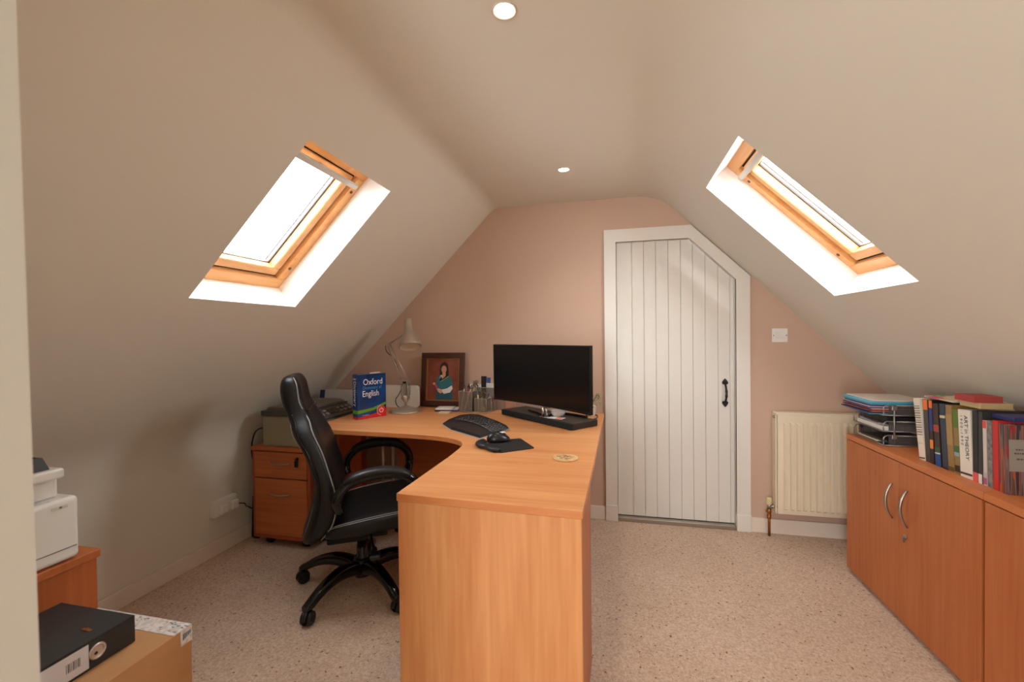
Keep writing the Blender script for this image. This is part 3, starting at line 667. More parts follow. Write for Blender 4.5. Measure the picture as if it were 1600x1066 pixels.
mb = MB(); mb.box(.003, CW - .004, .0032, TH - .0032, .003, BH - .003); link('page_block', mb, pages, dc, local=True)
# cover print lives on the y=0 side; x from spine to fore edge
mb = MB()
def band(mb, pts, dpt): mb.hull8([(x, -.0002, z) for x, z in pts], [(x, -dpt, z) for x, z in pts])
band(mb, [(0, .001), (CW, .001), (CW, .040), (.10, .022), (0, .012)], .0005)
link('red_band', mb, flat((206, 30, 40), .3), cv, local=True)
mb = MB(); band(mb, [(0, .034), (.10, .045), (CW, .075), (CW, .090), (.10, .062), (0, .054)], .0005); link('green_band', mb, flat((96, 160, 30), .3), cv, local=True)
mb = MB(); mb.box(-.0026, -.0021, .0005, TH - .0005, .001, .013); link('red_band', mb, flat((206, 30, 40), .3), cv, local=True)
mb = MB(); mb.box(-.0026, -.0021, .0005, TH - .0005, .034, .055); link('green_band', mb, flat((96, 160, 30), .3), cv, local=True)
Mx = Matrix(((1, 0, 0, 0), (0, 0, -1, -.0006), (0, 1, 0, 0), (0, 0, 0, 1)))
T = lambda x, z: Matrix.Translation((x, 0, z)) @ Mx
mb = MB(); mb.text('Oxford', .052, T(.036, .206), xs=.85); link('title_lettering', mb, flat((236, 236, 236), .4), cv, local=True)
mb = MB(); mb.text('English', .052, T(.030, .135), xs=.80); link('title_lettering', mb, flat((236, 236, 236), .4), cv, local=True)
mb = MB(); mb.text('Dictionary of', .0265, T(.034, .179), xs=.9); link('subtitle_lettering', mb, flat((60, 140, 196), .4), cv, local=True)
mb = MB()
cx_, cz_ = .158, .040
def ringp(mb, r0, r1, a0, a1, n, y0, y1):
    for i in range(n):
        t0, t1 = a0 + (a1 - a0) * i / n, a0 + (a1 - a0) * (i + 1) / n
        mb.hull8([(cx_ + r * math.cos(t), y0, cz_ + r * math.sin(t)) for r, t in ((r0, t0), (r1, t0), (r1, t1), (r0, t1))], [(cx_ + r * math.cos(t), y1, cz_ + r * math.sin(t)) for r, t in ((r0, t0), (r1, t0), (r1, t1), (r0, t1))])
ringp(mb, 0.0005, .030, 0, 2 * PI, 28, -.0004, -.0011); link('red_disc', mb, flat((214, 36, 46), .3), cv, local=True)
mb = MB(); ringp(mb, .0105, .0145, math.radians(120), math.radians(420), 22, -.0009, -.0016); mb.box(cx_ - .0018, cx_ + .0018, -.0016, -.0009, cz_ + .004, cz_ + .018)
ringp(mb, .0290, .0310, math.radians(95), math.radians(265), 18, -.0009, -.0016); mb.text('Over 1000 words', .006, T(.03, .020), xs=1); link('emblem', mb, flat((240, 232, 230), .4), cv, local=True) if False else link('emblem', mb, flat((240, 232, 230), .4), cv, local=True)
Ms = Matrix(((0, 0, -1, -.0024), (0, -1, 0, 0), (1, 0, 0, 0), (0, 0, 0, 1)))
Ms = Matrix(((0, 0, -1, -.0026), (-1, 0, 0, 0), (0, 1, 0, 0), (0, 0, 0, 1)))
Rdown = Matrix(((0, 0, -1, -.0026), (0, -1, 0, 0), (-1, 0, 0, 0), (0, 0, 0, 1)))
mb = MB(); mb.text('Dictionary', .040, Matrix.Translation((0, .041, .232)) @ Rdown, xs=.9); mb.text('Oxford', .013, Matrix.Translation((0, .048, .240)) @ Ms, xs=.9); link('spine_lettering', mb, flat((225, 228, 232), .4), cv, local=True)
mb = MB(); mb.box(.09, .16, .012, .0135, BH - .03, BH + .008); link('bookmark', mb, cream_paper, dc, local=True)

# white panel (router) behind the lamp
rp = thing('wireless_router', 'flat white rounded box standing on edge behind the silver desk lamp', 'router', (-1.46, 2.84, ZD))
rr_ = [(cx + .022 * math.cos(a), cz + .022 * math.sin(a)) for cx, cz, a0 in ((-1.357, .871, 0), (-1.588, .871, 90), (-1.588, .762, 180), (-1.357, .762, 270)) for a in [math.radians(a0 + 15 * k) for k in range(7)]]
mb = MB(); mb.prism_y(rr_, 2.835, 2.862); link('housing', mb, white_pl, rp)
mb = MB(); mb.box(-1.56, -1.39, 2.828, 2.870, ZD, ZD + .008, .002); link('stand_foot', mb, white_pl, rp)

# desk lamp
lx, ly = -1.357, 2.69
lp = thing('desk_lamp', 'silver spring-arm desk lamp with a conical shade on the corner desk', 'lamp', (lx, ly, ZD))
mb = MB(); mb.lathe([(.105, ZD), (.107, ZD + .004), (.104, ZD + .009), (.085, ZD + .016), (.055, ZD + .025), (.028, ZD + .035), (.013, ZD + .042)], (lx, ly, 0), 44); link('base', mb, satin_grey, lp)
mb = MB(); mb.cyl((lx, ly, ZD + .040), (lx, ly, .815), .0085); mb.lathe([(.010, .800), (.022, .815), (.026, .840), (.020, .850)], (lx, ly, 0), 20); link('stem', mb, satin_grey, lp)
mb = MB()
for dx in (-.022, .022):
    for dy in (-.015, .015):
        z = .845; pts = []
        for i in range(14 * 8 + 1): t = i / 8; pts.append((lx + dx + .0062 * math.cos(2 * PI * t), ly + dy + .0062 * math.sin(2 * PI * t), .848 + .075 * t / 14))
        mb.tube(pts, .0013, 5); mb.cyl((lx + dx, ly + dy, .82), (lx + dx, ly + dy, .945), .0018, n=6)
link('springs', mb, chrome, lp)
mb = MB()
for dy in (-.012, .012): mb.box(lx - .034, lx + .034, ly + dy - .0015, ly + dy + .0015, .925, .950, .001); mb.box(lx - .010, lx + .010, ly + dy - .0015, ly + dy + .0015, .83, .94)
link('bracket', mb, satin_grey, lp)
EL = Vector((-1.480, 2.69, 1.183))
mb = MB(); mb.cyl((lx - .020, ly, .938), EL + Vector((-.004, 0, 0)), .0048, n=10); link('lower_arm', mb, satin_grey, lp)
mb = MB(); mb.cyl((lx + .022, ly, .938), EL + Vector((.016, 0, .004)), .0048, n=10); link('lower_arm', mb, satin_grey, lp)
HJ = Vector((-1.352, 2.69, 1.262))
mb = MB(); mb.cyl(EL - Vector((0, .010, 0)), EL + Vector((0, .010, 0)), .012, n=16); mb.cyl(EL, HJ, .0055, n=10); link('upper_arm', mb, satin_grey, lp)
dx_ = Vector((.235, -.33, -.92)).normalized(); Mh = Matrix.Translation(Vector((-1.335, 2.70, 1.348))) @ dx_.to_track_quat('Z', 'Y').to_matrix().to_4x4()
prof = [(.012, -.004), (.026, 0), (.027, .006), (.027, .050), (.029, .075), (.040, .103), (.057, .136), (.069, .166), (.0725, .192), (.073, .196)]
mb = MB(); mb.lathe(prof + [(r - .003, z) for r, z in prof[:1:-1]], n=40, M=Mh, cap=False); sh = link('lamp_shade', mb, [satin_grey], lp)
mb = MB(); mb.lathe([(.0700, .1955), (.069, .190), (.065, .166), (.051, .134), (.028, .10)], n=40, M=Mh, cap=False); link('shade_lining', mb, mat('lamp_white', (226, 214, 200), .5), sh)
mb = MB(); mb.sphere((0, 0, .14), .028, n=10); bmesh.ops.transform(mb.bm, matrix=Mh, verts=mb.bm.verts); link('bulb', mb, white_pl, lp)
mb = MB(); mb.tube(smoothpath([EL + Vector((-.006, .012, .012)), EL + Vector((-.022, .01, -.01)), EL + Vector((-.012, .01, -.05)), (-1.44, 2.705, 1.08), (-1.395, 2.705, .95), (-1.39, 2.705, .90), (-1.415, 2.71, .85), (-1.445, 2.72, .81), (-1.44, 2.735, .765), (-1.415, 2.78, ZD + .006), (-1.40, 2.80, ZD + .006)]), .0028, 6); link('flex', mb, black_pl, lp)

# framed portrait
fr_b, fr_t = 2.925, 2.968
ang = math.atan2(fr_t - fr_b, .375)
MF = Matrix.Translation((-1.193, 2.925, ZD)) @ Matrix.Rotation(-ang, 4, 'X')
fp = thing('picture_frame', 'dark wood framed portrait leaning on the pink wall at the back of the desk', 'picture frame', None, M=MF)
W, Hh, t_ = .163, .381, .040
mb = MB()
for a in ((-W, W, 0, t_), (-W, W, Hh - t_, Hh), (-W, -W + t_, t_, Hh - t_), (W - t_, W, t_, Hh - t_)): mb.box(a[0], a[1], -.018, 0, a[2], a[3], .004)
link('frame', mb, oakdark, fp, local=True)
mb = MB(); w2, b2, h2 = W - t_, t_, Hh - t_; k = .007
for a in ((-w2, w2, b2, b2 + k), (-w2, w2, h2 - k, h2), (-w2, -w2 + k, b2 + k, h2 - k), (w2 - k, w2, b2 + k, h2 - k)): mb.box(a[0], a[1], -.013, -.002, a[2], a[3], .0015)
link('gilt_slip', mb, mat('gilt', (172, 116, 58), .35, .6), fp, local=True)
cols = [mat('portrait_ground', (150, 84, 66), .35, noise=(14, .5, (112, 52, 40))), flat((50, 28, 24)), flat((214, 158, 132)), flat((40, 112, 124)), flat((222, 214, 206)), flat((26, 26, 34)), flat((206, 78, 104)), flat((28, 84, 98)), flat((168, 150, 110)), flat((160, 60, 60))]
mb = MB(); mb.box(-w2, w2, -.004, -.001, b2, h2)
lay = [0.0042]
def shp(ci, pts):
    lay[0] += .00025; mb.m(ci); a = lay[0]
    mb.hull8([(x, -a + .0002, z) for x, z in pts], [(x, -a, z) for x, z in pts])
def ell(ci, cx, cz, rx, rz, n=24): shp(ci, [(cx + rx * math.cos(2 * PI * i / n), cz + rz * math.sin(2 * PI * i / n)) for i in range(n)])
ell(1, .008, .272, .031, .042); shp(1, [(-.024, .262), (-.026, .225), (-.010, .212), (.030, .210), (.044, .222), (.040, .268)])
shp(2, [(-.006, .200), (.020, .200), (.019, .245), (-.005, .245)]); ell(2, .006, .263, .0195, .0265)
shp(7, [(-.050, .049), (-.046, .120), (-.030, .150), (.060, .150), (.074, .110), (.076, .049)])
shp(3, [(-.045, .130), (-.050, .170), (-.040, .205), (-.020, .222), (.004, .196), (.032, .222), (.058, .205), (.072, .170), (.076, .130), (.060, .105), (-.036, .115)])
shp(4, [(-.018, .222), (-.006, .222), (-.002, .190), (-.012, .178), (-.024, .200)])
shp(5, [(-.026, .186), (-.018, .178), (.040, .216), (.030, .224), (-.004, .194), (-.014, .216)])
shp(8, [(-.020, .176), (-.016, .172), (.044, .212), (.040, .216)])
shp(4, [(-.012, .118), (.034, .128), (.068, .150), (.076, .128), (.056, .100), (.010, .090)])
shp(2, [(-.042, .122), (-.030, .128), (-.004, .118), (.002, .100), (-.016, .092), (-.034, .104)])
shp(6, [(-.070, .168), (-.058, .172), (-.034, .126), (-.044, .118)])
shp(2, [(-.076, .164), (-.060, .170), (-.056, .156), (-.068, .150)])
shp(1, [(-.001, .270), (.001, .2715), (-.004, .2722)]); ell(5, -.002, .267, .0022, .0012, 8); ell(5, .013, .267, .0022, .0012, 8); ell(9, .0065, .2495, .006, .0016, 10)
shp(1, [(-.016, .268), (-.014, .285), (.004, .292), (.022, .288), (.027, .266), (.030, .290), (.008, .306), (-.018, .294)])
link('portrait_print', mb, cols, fp, local=True)
mb = MB(); mb.box(-w2, w2, -.0115, -.0108, b2, h2)
mb2 = MB(); mb2.box(-W + .01, W - .01, 0, .004, .01, Hh - .01); link('backing_board', mb2, flat((60, 44, 32)), fp, local=True); mb.bm.free()

# pads of paper in front of the frame
mb = MB(); Rz = Matrix.Rotation(math.radians(8), 3, 'Z'); mb.box(-1.175, -1.02, 2.73, 2.86, ZD, ZD + .012, .001, rot=Rz)
mb.m(1); mb.box(-1.1735, -1.0215, 2.7315, 2.8585, ZD + .001, ZD + .0125, 0, rot=Rz); tag(link('notebook', mb, [flat((60, 74, 140)), paper]), 'blue-covered notebook lying below the framed portrait', 'notebook')
mb = MB(); mb.box(-1.165, -1.05, 2.72, 2.82, ZD + .0128, ZD + .022, .001, rot=Rz); tag(link('notepad', mb, paper), 'white notepad on top of the blue notebook', 'notepad')
mb = MB(); mb.box(-1.115, -1.045, 2.662, 2.715, ZD, ZD + .008, .001, rot=Rz); tag(link('note_cards', mb, cream_paper), 'small stack of cream note cards on the desk by the blue notebook', 'cards')

# mesh desk organiser (slightly turned)
MO = Matrix.Translation((-.885, 2.80, ZD)) @ Matrix.Rotation(math.radians(-10), 4, 'Z')
og = thing('desk_organiser', 'silver wire-mesh desk organiser left of the monitor', 'desk organiser', None, M=MO)
def meshbox(mb, x0, x1, y0, y1, z0, z1): 
    mb.loft([[(x0, y0, z0), (x1, y0, z0), (x1, y1, z0), (x0, y1, z0)], [(x0, y0, z1), (x1, y0, z1), (x1, y1, z1), (x0, y1, z1)]], cap=False, smooth=False)
def rimw(mb, x0, x1, y0, y1, z, r=.002):
    for a, b_ in (((x0, y0), (x1, y0)), ((x1, y0), (x1, y1)), ((x1, y1), (x0, y1)), ((x0, y1), (x0, y0))): mb.cyl((*a, z), (*b_, z), r, n=6)
def mcup(name, x0, x1, y0, y1, z0, z1):
    mb = MB(); meshbox(mb, x0, x1, y0, y1, z0, z1); c = link(name, mb, mesh_metal, og, local=True)
    mb = MB(); rimw(mb, x0, x1, y0, y1, z1)
    for x, y in ((x0, y0), (x1, y0), (x1, y1), (x0, y1)): mb.cyl((x, y, z0), (x, y, z1), .0015, n=6)
    link('rim', mb, satin_grey, c, local=True); return c
mb = MB(); mb.box(-.108, .100, -.085, .085, .001, .004, .001); rimw(mb, -.108, .100, -.085, .085, .004, .003); link('base_tray', mb, satin_grey, og, local=True)
mcup('tall_cup', -.104, -.008, -.080, .0, .004, .135); mcup('short_cup', .012, .096, -.080, -.005, .004, .093); mcup('letter_slot', -.10, .098, .045, .080, .004, .150); mcup('note_tray', .0, .096, .0, .040, .004, .06)
OG = lambda x, y, z: MO @ Vector((x, y, z))
pens = [(-.095, -.07, -.07, -.06, .165, (200, 190, 180), 'pale grey pencil at the left of the tall mesh cup'), (-.085, -.055, -.055, -.04, .17, (176, 60, 54), 'red pencil leaning in the tall mesh cup'), (-.07, -.065, -.03, -.045, .16, (226, 220, 212), 'white pen leaning in the tall mesh cup'),
        (-.06, -.04, -.088, -.03, .17, (40, 60, 120), 'blue pen at the back of the tall mesh cup'), (-.045, -.03, -.06, -.02, .18, (36, 36, 40), 'black marker standing upright in the tall mesh cup'), (-.025, -.05, -.042, -.035, .165, (60, 120, 84), 'green pencil in the tall mesh cup'),
        (-.055, -.02, -.02, -.015, .175, (210, 168, 90), 'yellow pencil in the tall mesh cup'), (.03, -.06, .022, -.05, .125, (236, 214, 160), 'pale wooden pencil in the short mesh cup'), (.06, -.03, .085, -.02, .12, (60, 50, 60), 'dark pen in the short mesh cup')]
for x0, y0, x1, y1, L_, c, lab in pens:
    a, b_ = OG(x0, y0, .006), OG(x1, y1, L_)
    r = thing('pencil' if 'pencil' in lab else 'pen', lab, 'pencil' if 'pencil' in lab else 'pen', a, group='pens and pencils in the desk organiser')
    mb = MB(); mb.cyl(a, a + (b_ - a) * .92, .0042, n=8); link('barrel', mb, flat(c, .4), r)
    mb = MB(); mb.cyl(a + (b_ - a) * .92, b_, .0046, .003, n=8); link('cap', mb, flat(tuple(int(v * .6) for v in c), .4), r)
for k, (x, y, lean, lab) in enumerate(((-.014, -.03, .5, 'brown paintbrush fanning out of the tall mesh cup'), (-.016, -.062, .3, 'brown paintbrush beside the fanned one in the mesh cup'))):
    a = OG(x - .03, y, .01); b_ = OG(x + .01, y, .16); r = thing('paintbrush', lab, 'brush', a, group='brushes in the desk organiser')
    mb = MB(); mb.cyl(a, b_, .0035, n=8); link('handle', mb, flat((150, 122, 84)), r)
    mb = MB(); d_ = (b_ - a).normalized(); mb.cyl(b_, b_ + d_ * .012, .006, n=10); link('ferrule', mb, brushed, r)
    mb = MB(); mb.cyl(b_ + d_ * .012, b_ + d_ * .045, .006, .012, n=10); link('bristles', mb, flat((124, 108, 84)), r)
sc = thing('scissors', 'pair of scissors with grey-brown handles in the short mesh cup', 'scissors', OG(.045, -.03, .02))
mb = MB(); mb.cyl(OG(.045, -.03, .02), OG(.040, -.03, .095), .005, .006, 8); link('blades', mb, brushed, sc)
for dx in (-.014, .014):
    mb = MB(); mb.tube([OG(.040 + dx + .013 * math.cos(t), -.03, .112 + .018 * math.sin(t)) for t in [2 * PI * i / 20 for i in range(21)]], .0035, 6); link('handle', mb, flat((96, 80, 64)), sc)
mb = MB(); mb.hull8([OG(-.005, .05, .005), OG(.030, .05, .005), OG(.030, .06, .005), OG(-.005, .06, .005)], [OG(-.005, .052, .225), OG(.030, .052, .225), OG(.030, .064, .225), OG(-.005, .064, .225)])
tag(link('black_folder', mb, flat((22, 22, 26))), 'tall narrow black card box at the back of the organiser', 'box')
mb = MB(); mb.hull8([OG(.03, .068, .005), OG(.052, .068, .005), OG(.052, .074, .005), OG(.03, .074, .005)], [OG(.03, .068, .215), OG(.055, .068, .215), OG(.055, .074, .215), OG(.03, .074, .215)])
tag(link('blue_card', mb, flat((52, 84, 160))), 'blue card slip standing beside the tall black box', 'card')
mb = MB(); mb.hull8([OG(.032, .050, .006), OG(.096, .050, .006), OG(.096, .054, .006), OG(.032, .054, .006)], [OG(.032, .052, .180), OG(.096, .052, .180), OG(.096, .056, .180), OG(.032, .056, .180)])
tag(link('white_envelope', mb, paper), 'white envelope standing in the organiser behind the scissors', 'envelope')
mb = MB(); mb.hull8([OG(.05, .0745, .006), OG(.097, .0745, .006), OG(.097, .078, .006), OG(.05, .078, .006)], [OG(.048, .0745, .205), OG(.097, .0745, .205), OG(.097, .078, .205), OG(.048, .078, .205)])
tag(link('buff_envelope', mb, flat((222, 184, 132))), 'buff envelope standing behind the white envelope', 'envelope')
mb = MB(); mb.hull8([OG(-.095, .05, .006), OG(-.01, .05, .006), OG(-.01, .056, .006), OG(-.095, .056, .006)], [OG(-.095, .05, .170), OG(-.008, .05, .170), OG(-.008, .056, .170), OG(-.095, .056, .170)])
mb.m(1)
for x in (-.080, -.062, -.035): mb.hull8([OG(x, .0498, .10), OG(x + .008, .0498, .10), OG(x + .008, .0494, .10), OG(x, .0494, .10)], [OG(x, .0498, .165), OG(x + .008, .0498, .165), OG(x + .008, .0494, .165), OG(x, .0494, .165)])
tag(link('printed_card', mb, [paper, flat((40, 50, 96))]), 'white card with dark blue marks standing at the back of the organiser', 'card')
mb = MB(); mb.box(0, .04, 0, .028, 0, .045); bmesh.ops.transform(mb.bm, matrix=MO @ Matrix.Translation((.004, .005, .006)), verts=mb.bm.verts); tag(link('sticky_notes', mb, flat((190, 190, 60))), 'yellow-green block of sticky notes inside the organiser', 'sticky notes')
mb = MB(); mb.box(0, .045, 0, .012, 0, .08); bmesh.ops.transform(mb.bm, matrix=MO @ Matrix.Translation((.048, .012, .006)), verts=mb.bm.verts); tag(link('red_booklet', mb, flat((150, 26, 40))), 'small dark red booklet at the right of the organiser', 'booklet')
mb = MB(); mb.sphere(OG(.055, -.045, .022), .016, n=8); tag(link('yellow_eraser', mb, flat((214, 190, 60))), 'small yellow eraser at the bottom of the short mesh cup', 'eraser')

# keyboard
kbp = [(-.948, 2.318), (-.958, 2.440), (-.935, 2.575), (-.880, 2.600), (-.810, 2.572), (-.642, 2.395), (-.565, 2.305), (-.545, 2.262), (-.636, 2.025), (-.848, 2.188)]
kb = thing('keyboard', 'black curved ergonomic keyboard with a broad palm rest', 'keyboard', (-.78, 2.32, ZD))
mb = MB(); mb.prism(kbp, ZD, ZD + .006); link('underside', mb, mat('grey_edge', (180, 176, 172), .4), kb)
mb = MB(); cx, cy = -.77, 2.31
ins = [(cx + (x - cx) * .985, cy + (y - cy) * .985) for x, y in kbp]
def kz(x, y):      # hump along the long middle
    u = (x + .95) / .40; return ZD + .012 + .010 * math.sin(PI * max(0, min(1, u)))
mb.hull8([(x, y, ZD + .0062) for x, y in ins], [(x, y, kz(x, y)) for x, y in [(cx + (x - cx) * .96, cy + (y - cy) * .96) for x, y in kbp]])
bmesh.ops.triangulate(mb.bm, faces=mb.bm.faces[:]); link('keyboard_body', mb, mat('keyboard_black', (28, 28, 30), .45), kb)
# key field: frame axes, long axis from left to right front
A0 = Vector((-.925, 2.400, 0)); A1 = Vector((-.615, 2.105, 0)); U = (A1 - A0); Lk = U.length; U.normalize(); V = Vector((-U.y, U.x, 0))
V = (Vector((-.600, 2.300, 0)) - A1); V.normalize()
V = Vector((.60, .80, 0)).normalized()
keys = MB(); kg = mat('key_black', (38, 38, 40), .3); rows = 5; colsn = 15
rim_ = MB()
for r_ in range(rows):
    for c_ in range(colsn):
        bend = .020 * math.sin(PI * c_ / (colsn - 1))
        p = A0 + U * (.010 + c_ * (Lk - .01) / colsn) + V * (.040 + r_ * .0225 + bend)
        if c_ == 9 and r_ == 1: continue
        z = kz(p.x, p.y) + .001; s2 = .0082
        q = [p + U * a * s2 * 1.05 + V * b_ * s2 for a, b_ in ((-1, -1), (1, -1), (1, 1), (-1, 1))]; q2 = [p + U * a * s2 * .85 + V * b_ * s2 * .8 for a, b_ in ((-1, -1), (1, -1), (1, 1), (-1, 1))]
        keys.hull8([(v.x, v.y, z - .003) for v in q], [(v.x, v.y, z + .003) for v in q2])
        rim_.face([(v.x, v.y, z - .0008) for v in [p + U * a * s2 * 1.45 + V * b_ * s2 * 1.38 for a, b_ in ((-1, -1), (1, -1), (1, 1), (-1, 1))]])
link('keys', keys, kg, kb); link('key_gaps', rim_, mat('key_gap_grey', (168, 168, 168), .4), kb)

# mouse mat, mouse, receiver, coaster
mm = thing('mouse_mat', 'black gel wrist-rest mouse mat right of the keyboard', 'mouse mat', (-.48, 1.93, ZD))
mp = [(-.560, 1.862), (-.505, 1.812), (-.470, 1.812), (-.352, 1.906), (-.352, 1.914), (-.444, 2.066), (-.455, 2.068), (-.575, 1.99)]
mb = MB(); mb.prism(mp, ZD, ZD + .004); link('mat_sheet', mb, black_mt, mm)
mb = MB(); mb.tube(smoothpath([(-.590, 1.955, ZD + .0125), (-.602, 1.925, ZD + .0125), (-.595, 1.892, ZD + .0125), (-.575, 1.872, ZD + .0125), (-.550, 1.862, ZD + .0125), (-.528, 1.835, ZD + .0125), (-.503, 1.822, ZD + .0125), (-.48, 1.826, ZD + .0120)], 4), [.008] + [.015] * 26 + [.006] * 2, 12, sx=1.35, sy=.75); link('wrist_rest', mb, mat('gel_rest', (20, 21, 26), .5), mm)
ms = thing('computer_mouse', 'black wireless mouse on the mouse mat', 'mouse', (-.535, 1.99, ZD + .0045), math.radians(30))
t = bmesh.new(); bmesh.ops.create_uvsphere(t, u_segments=28, v_segments=16, radius=1)
for v in t.verts:
    x, y, z = v.co; v.co = Vector((x * .056, y * (.034 + .004 * x), max(z, -.15) * .036 * (1 - .35 * x) + .0082))
for f in t.faces: f.smooth = True
mb = MB(); mb.merge(t); link('mouse_body', mb, mat('mouse_black', (26, 27, 29), .3), ms, local=True)
mb = MB(); mb.cyl((.028, -.004, .028), (.028, .004, .028), .009, n=16); link('scroll_wheel', mb, rubber, ms, local=True)
mb = MB(); mb.tube([(-.045 + .012 * i, .034 - .0006 * (i - 4) ** 2, .018) for i in range(9)], .002, 6); link('side_trim', mb, mat('mouse_silver', (150, 154, 160), .3, .6), ms, local=True)
mb = MB(); mb.box(-.012, .012, -.006, .006, 0, .010, .002); bmesh.ops.transform(mb.bm, matrix=Matrix.Translation((-.557, 2.135, ZD)) @ Matrix.Rotation(.8, 4, 'Z') @ Matrix.Scale(1.6, 4), verts=mb.bm.verts); tag(link('usb_receiver', mb, white_pl), 'tiny white plug lying between keyboard and mouse', 'plug')
co = thing('coaster', 'round cork coaster with a dark engraved pattern on the desk', 'coaster', (-.198, 1.775, ZD))
mb = MB(); mb.lathe([(.048, 0), (.0505, .001), (.0505, .005), (.049, .0065)], n=48); link('disc', mb, cork, co, local=True)
mb = MB()
for k in range(60):
    r_, a = .036 * math.sqrt(random.random()), random.random() * 2 * PI; x, y = r_ * math.cos(a), r_ * math.sin(a); b_ = random.random() * PI; l_ = .003 + .003 * random.random()
    mb.tube([(x - l_ * math.cos(b_), y - l_ * math.sin(b_), .0067), (x + .001, y, .0067), (x + l_ * math.cos(b_), y + l_ * math.sin(b_), .0067)], .0005, 4)
link('engraving', mb, flat((84, 62, 44)), co, local=True)

# speaker base, monitor
a0 = Vector((-.700, 2.684, 0)); a1 = Vector((-.223, 2.288, 0)); U = (a1 - a0).normalized(); V = Vector((-U.y, U.x, 0)); LB = (a1 - a0).length
MS = Matrix(((U.x, V.x, 0, a0.x), (U.y, V.y, 0, a0.y), (0, 0, 1, ZD), (0, 0, 0, 1)))
sb = thing('speaker_base', 'long flat black speaker base under the monitor', 'speaker', None, M=MS)
mb = MB(); mb.box(0, LB, .012, .20, .002, .035, .003); link('housing', mb, mat('speaker_top', (36, 32, 32), .5), sb, local=True)
mb = MB(); mb.box(.001, LB - .001, 0, .0118, .003, .034, .003); link('front_grille', mb, fabric_blk, sb, local=True)
mb = MB()
for x, y in ((.03, .03), (LB - .03, .03), (.03, .18), (LB - .03, .18)): mb.cyl((x, y, 0), (x, y, .0025), .01)
link('rubber_foot', mb, rubber, sb, local=True)
m0 = Vector((-.745, 2.676, 0)); m1 = Vector((-.122, 2.207, 0)); U = (m1 - m0).normalized(); V = Vector((-U.y, U.x, 0)); LM = (m1 - m0).length
MM = Matrix(((U.x, V.x, 0, m0.x), (U.y, V.y, 0, m0.y), (0, 0, 1, ZD + .035), (0, 0, 0, 1)))
mo = thing('monitor', 'wide curved black monitor on a chrome stand', 'monitor', None, M=MM)
z0, z1 = .836 - ZD - .035, 1.181 - ZD - .035; SG = .030
def cur(x, off): u = x / LM * 2 - 1; return SG * (1 - u * u) + off
nx = 24
def slab(mb, x0, x1, za, zb, o0, o1, n=nx):
    rings = []
    for i in range(n + 1):
        x = x0 + (x1 - x0) * i / n; rings.append([(x, cur(x, o0), za), (x, cur(x, o1), za), (x, cur(x, o1), zb), (x, cur(x, o0), zb)])
    mb.loft(rings, smooth=False)
mb = MB(); slab(mb, 0, LM, z0, z1, 0, .022); link('bezel', mb, mat('bezel_black', (12, 12, 13), .3), mo, local=True)
mb = MB(); slab(mb, .008, LM - .008, z0 + .014, z1 - .008, -.0008, -.0001); link('screen', mb, screen, mo, local=True)
mb = MB(); mb.box(LM / 2 - .14, LM / 2 + .14, SG + .02, SG + .055, z0 + .05, z1 - .07, .012); link('rear_housing', mb, black_mt, mo, local=True)
cxm = LM / 2 + .015
mb = MB(); mb.cyl((cxm, .040, .004), (cxm, .040, z0), .010, n=20); mb.cyl((cxm + .022, .043, .004), (cxm + .022, .043, z0), .006, n=16); mb.box(cxm - .016, cxm + .034, .024, .056, 0, .006, .002); mb.box(cxm - .01, cxm + .03, .0535, .070, z0 - .012, z0 + .06, .003); mb.box(cxm - .01, cxm + .03, .034, .066, z0 - .012, z0 - .001, .002); link('stand_column', mb, chrome, mo, local=True)
mb = MB(); mb.tube(smoothpath([(cxm + .01, .055, .008), (cxm - .005, .155, .008), (cxm + .09, .186, .008), (cxm + .20, .180, .008)]), .007, 8); mb.tube([(cxm + .01, .03, .008), (cxm - .10, .09, .008), (cxm - .20, .11, .008)], .007, 8); link('stand_foot', mb, black_gl, mo, local=True)
# glass dish and card on the speaker base
gz = ZD + .035
mb = MB(); mb.box(-.045, .045, -.026, .026, 0, .001); mb.m(1); mb.box(.0, .040, -.020, .018, .0011, .0016); bmesh.ops.transform(mb.bm, matrix=Matrix.Translation((-.322, 2.448, gz)) @ Matrix.Rotation(-.35, 4, 'Z'), verts=mb.bm.verts)
tag(link('postcard', mb, [paper, flat((226, 120, 96))]), 'white and orange card lying in front of the small glass dish', 'card')
mb = MB(); prof = [(.024, 0), (.030, .002), (.040, .018), (.044, .034), (.0425, .034), (.037, .018), (.027, .006), (.001, .005)]
mb.lathe(prof, (-.318, 2.500, gz + .0005), 24, cap=False)
for v in mb.bm.verts:
    a = math.atan2(v.co.y - 2.5, v.co.x + .318); k = 1 + .035 * math.cos(12 * a); v.co.x = -.318 + (v.co.x + .318) * k; v.co.y = 2.5 + (v.co.y - 2.5) * k
tag(link('glass_dish', mb, glass), 'small cut-glass dish on the black speaker base', 'dish')
